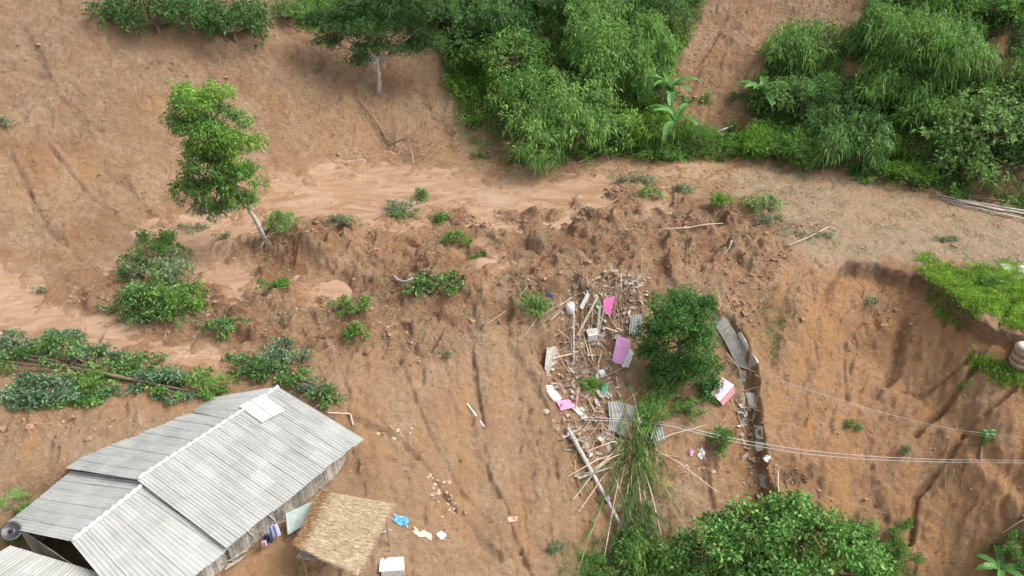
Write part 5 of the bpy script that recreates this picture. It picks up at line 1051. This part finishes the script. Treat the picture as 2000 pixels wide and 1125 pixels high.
branch([(530, 20), (560, 45), (590, 62)], .07, 'twig', 'brown branch across bare soil at the top between two dark trees', [.2, .25, .2])
branch([(135, 700), (115, 730), (200, 665)], .05, 'bark', 'dark branch rising from the long fallen tree', [.4, .3, .8])
branch([(195, 668), (210, 640)], .07, 'bark', 'short dark stub above the long fallen tree', [.1, .7])
branch([(640, 445), (600, 452), (560, 458)], .05, 'palewood', 'thin pale root arching over the mound beside the leaning trunk', [.2, .5, .2])
branch([(1855, 478), (1870, 484), (1880, 487)], .05, 'bark', 'short dark stick below the scraggly bush on the road', [.05, .05, .05])
branch([(1960, 1040), (1990, 1020), (2010, 1010)], .05, 'palewood', 'thin pale pole behind the bottom banana plant', [.5, .6, .6])
branch([(1000, 690), (1050, 620), (1100, 590)], .03, 'straw', 'thin dry bamboo cane left of the rubble', [.1, .2, .3])
branch([(940, 640), (985, 610), (1030, 560)], .03, 'straw', 'thin dry cane at the left end of the flattened tuft', [.1, .2, .3])
branch([(1205, 158 + 230), (1185, 405)], .08, 'clod', 'muddy stump by the roadside clods', [.2, .1])

# fallen poles at the right road edge
for i, (a_, b_, lb, mt_) in enumerate([((1820, 382), (2040, 418), 'upper of the long fallen poles at the right road edge', 'board'), ((1840, 388), (2040, 424), 'second long fallen pole at the right road edge', 'conc'), ((1850, 394), (2040, 436), 'lower of the long fallen poles at the right road edge', 'board'), ((1880, 384), (2040, 400), 'thin dark pole behind the long fallen poles', 'bark'), ((1830, 380), (1960, 412), 'thin pole crossing the long fallen poles', 'board')]):
    p, q = hit(*a_, .2), hit(*b_, .2); single(MB().tube([p, (p + q) / 2, q], [.07, .075, .07], 8), 'fallen_pole', M[mt_], lb, 'pole', 'fallen poles at the road edge', True)

# culvert / stained ring at right edge
p = hit(1992, 712); r = root('concrete_pipe', p, 'stained concrete drain ring with a white cap at the right edge', 'pipe')
mb = MB()
for k in range(3): mb.tube([p + [0, 0, k * .5], p + [0, 0, k * .5 + .46]], [.74, .78], 20)
mb.build('ring', M['culv'], r, True); MB().tube([p + [0, 0, 1.5], p + [0, .02, 1.68], p + [0, .05, 1.78]], [.7, .62, .3], 18).build('cap', M['white'], r, True)

# fallen utility pole
a_, b_ = hit(1108, 835, .55), hit(1219, 1038, .5); r = root('utility_pole', hit(1160, 930), 'fallen concrete utility pole with crossarm lying down the slope under the torn bamboo', 'utility pole')
MB().tube([a_, (a_ + b_) / 2, b_], [.17, .15, .12], 10).build('pole_shaft', M['conc'], r, True)
d = (b_ - a_) / np.linalg.norm(b_ - a_); s_ = np.cross(d, [0, 0, 1]); c = a_ + d * .5
MB().beam(c - s_ * 1.0, c + s_ * .9, .1, .1).build('crossarm', M['board'], r)
for k in (-.9, -.3, .3, .8): MB().tube([c + s_ * k, c + s_ * k + [0, 0, .12], c + s_ * k + [0, 0, .22]], [.04, .07, .03], 8).build('insulator', M['white'], r, True)
c = a_ + d * 5.6; MB().box(c + [0, 0, .1], d * .18, s_ * .2, (0, 0, .12)).build('bracket', M['black'], r)
c = b_ - d * .1; MB().box(c + [0, 0, .05], d * .12, s_ * .22, (0, 0, .1)).build('bracket', M['black'], r)
# power cables
def cable(pix, z_, mat, label, rad=.022):
    P_ = [hit(u, v, l) for (u, v), l in zip(pix, z_)]; pts = []
    for i in range(len(P_) - 1):
        n_ = 12 if i else 10
        for k in range(n_): t = k / n_; pts.append(P_[i] * (1 - t) + P_[i + 1] * t)
    pts.append(P_[-1]); pts = np.array(pts); ker = np.array([.25, .5, .25])
    for _ in range(12): pts[1:-1] = .25 * pts[:-2] + .5 * pts[1:-1] + .25 * pts[2:]
    single(MB().tube(list(pts), rad, 5), 'power_cable', M[mat], label, 'cable', 'power cables')
cable([(1140, 815), (1290, 822), (1420, 855), (1560, 878), (1700, 892), (1850, 898), (2060, 900)], [.6, 1.2, 1.5, 1.6, 1.8, 2., 2.2], 'wire', 'upper strand of the lower pair of sagging power cables')
cable([(1145, 820), (1290, 826), (1420, 861), (1560, 886), (1700, 898), (1850, 903), (2060, 904)], [.6, 1.2, 1.5, 1.6, 1.8, 2., 2.2], 'wire', 'lower strand of the lower pair of sagging power cables')
cable([(1290, 824), (1380, 842), (1480, 866), (1560, 880)], [1.2, 1.3, 1.3, .9], 'dwire', 'short cable end draped over the concrete blocks')
cable([(1415, 700), (1470, 725), (1560, 755), (1700, 800), (1850, 838), (2060, 862)], [.6, 1.0, 1.4, 1.7, 2., 2.2], 'wire', 'single sagging power cable above the lower pair', .016)
cable([(1465, 722), (1580, 765), (1720, 812), (1850, 842), (2060, 870)], [1.0, 1.4, 1.7, 2., 2.2], 'dwire', 'thin dark cable next to the single sagging cable', .013)
# pink and white litter
p = hit(1350, 885); clothmesh(p, .35, .35, M['pink'], 'pink_litter', 'small pink rag on bare soil below the dense dark tree', 11, True, (5, 5))
p = hit(1370, 890); clothmesh(p, .5, .5, M['white'], 'white_litter', 'small white rag next to the pink rag', 12, True, (6, 6))
p = hit(1073, 578); clothmesh(p, .7, .4, M['navy'], 'dark_rag', 'dark bluish rag in the flattened tuft left of the rubble', 13, True, (6, 6))
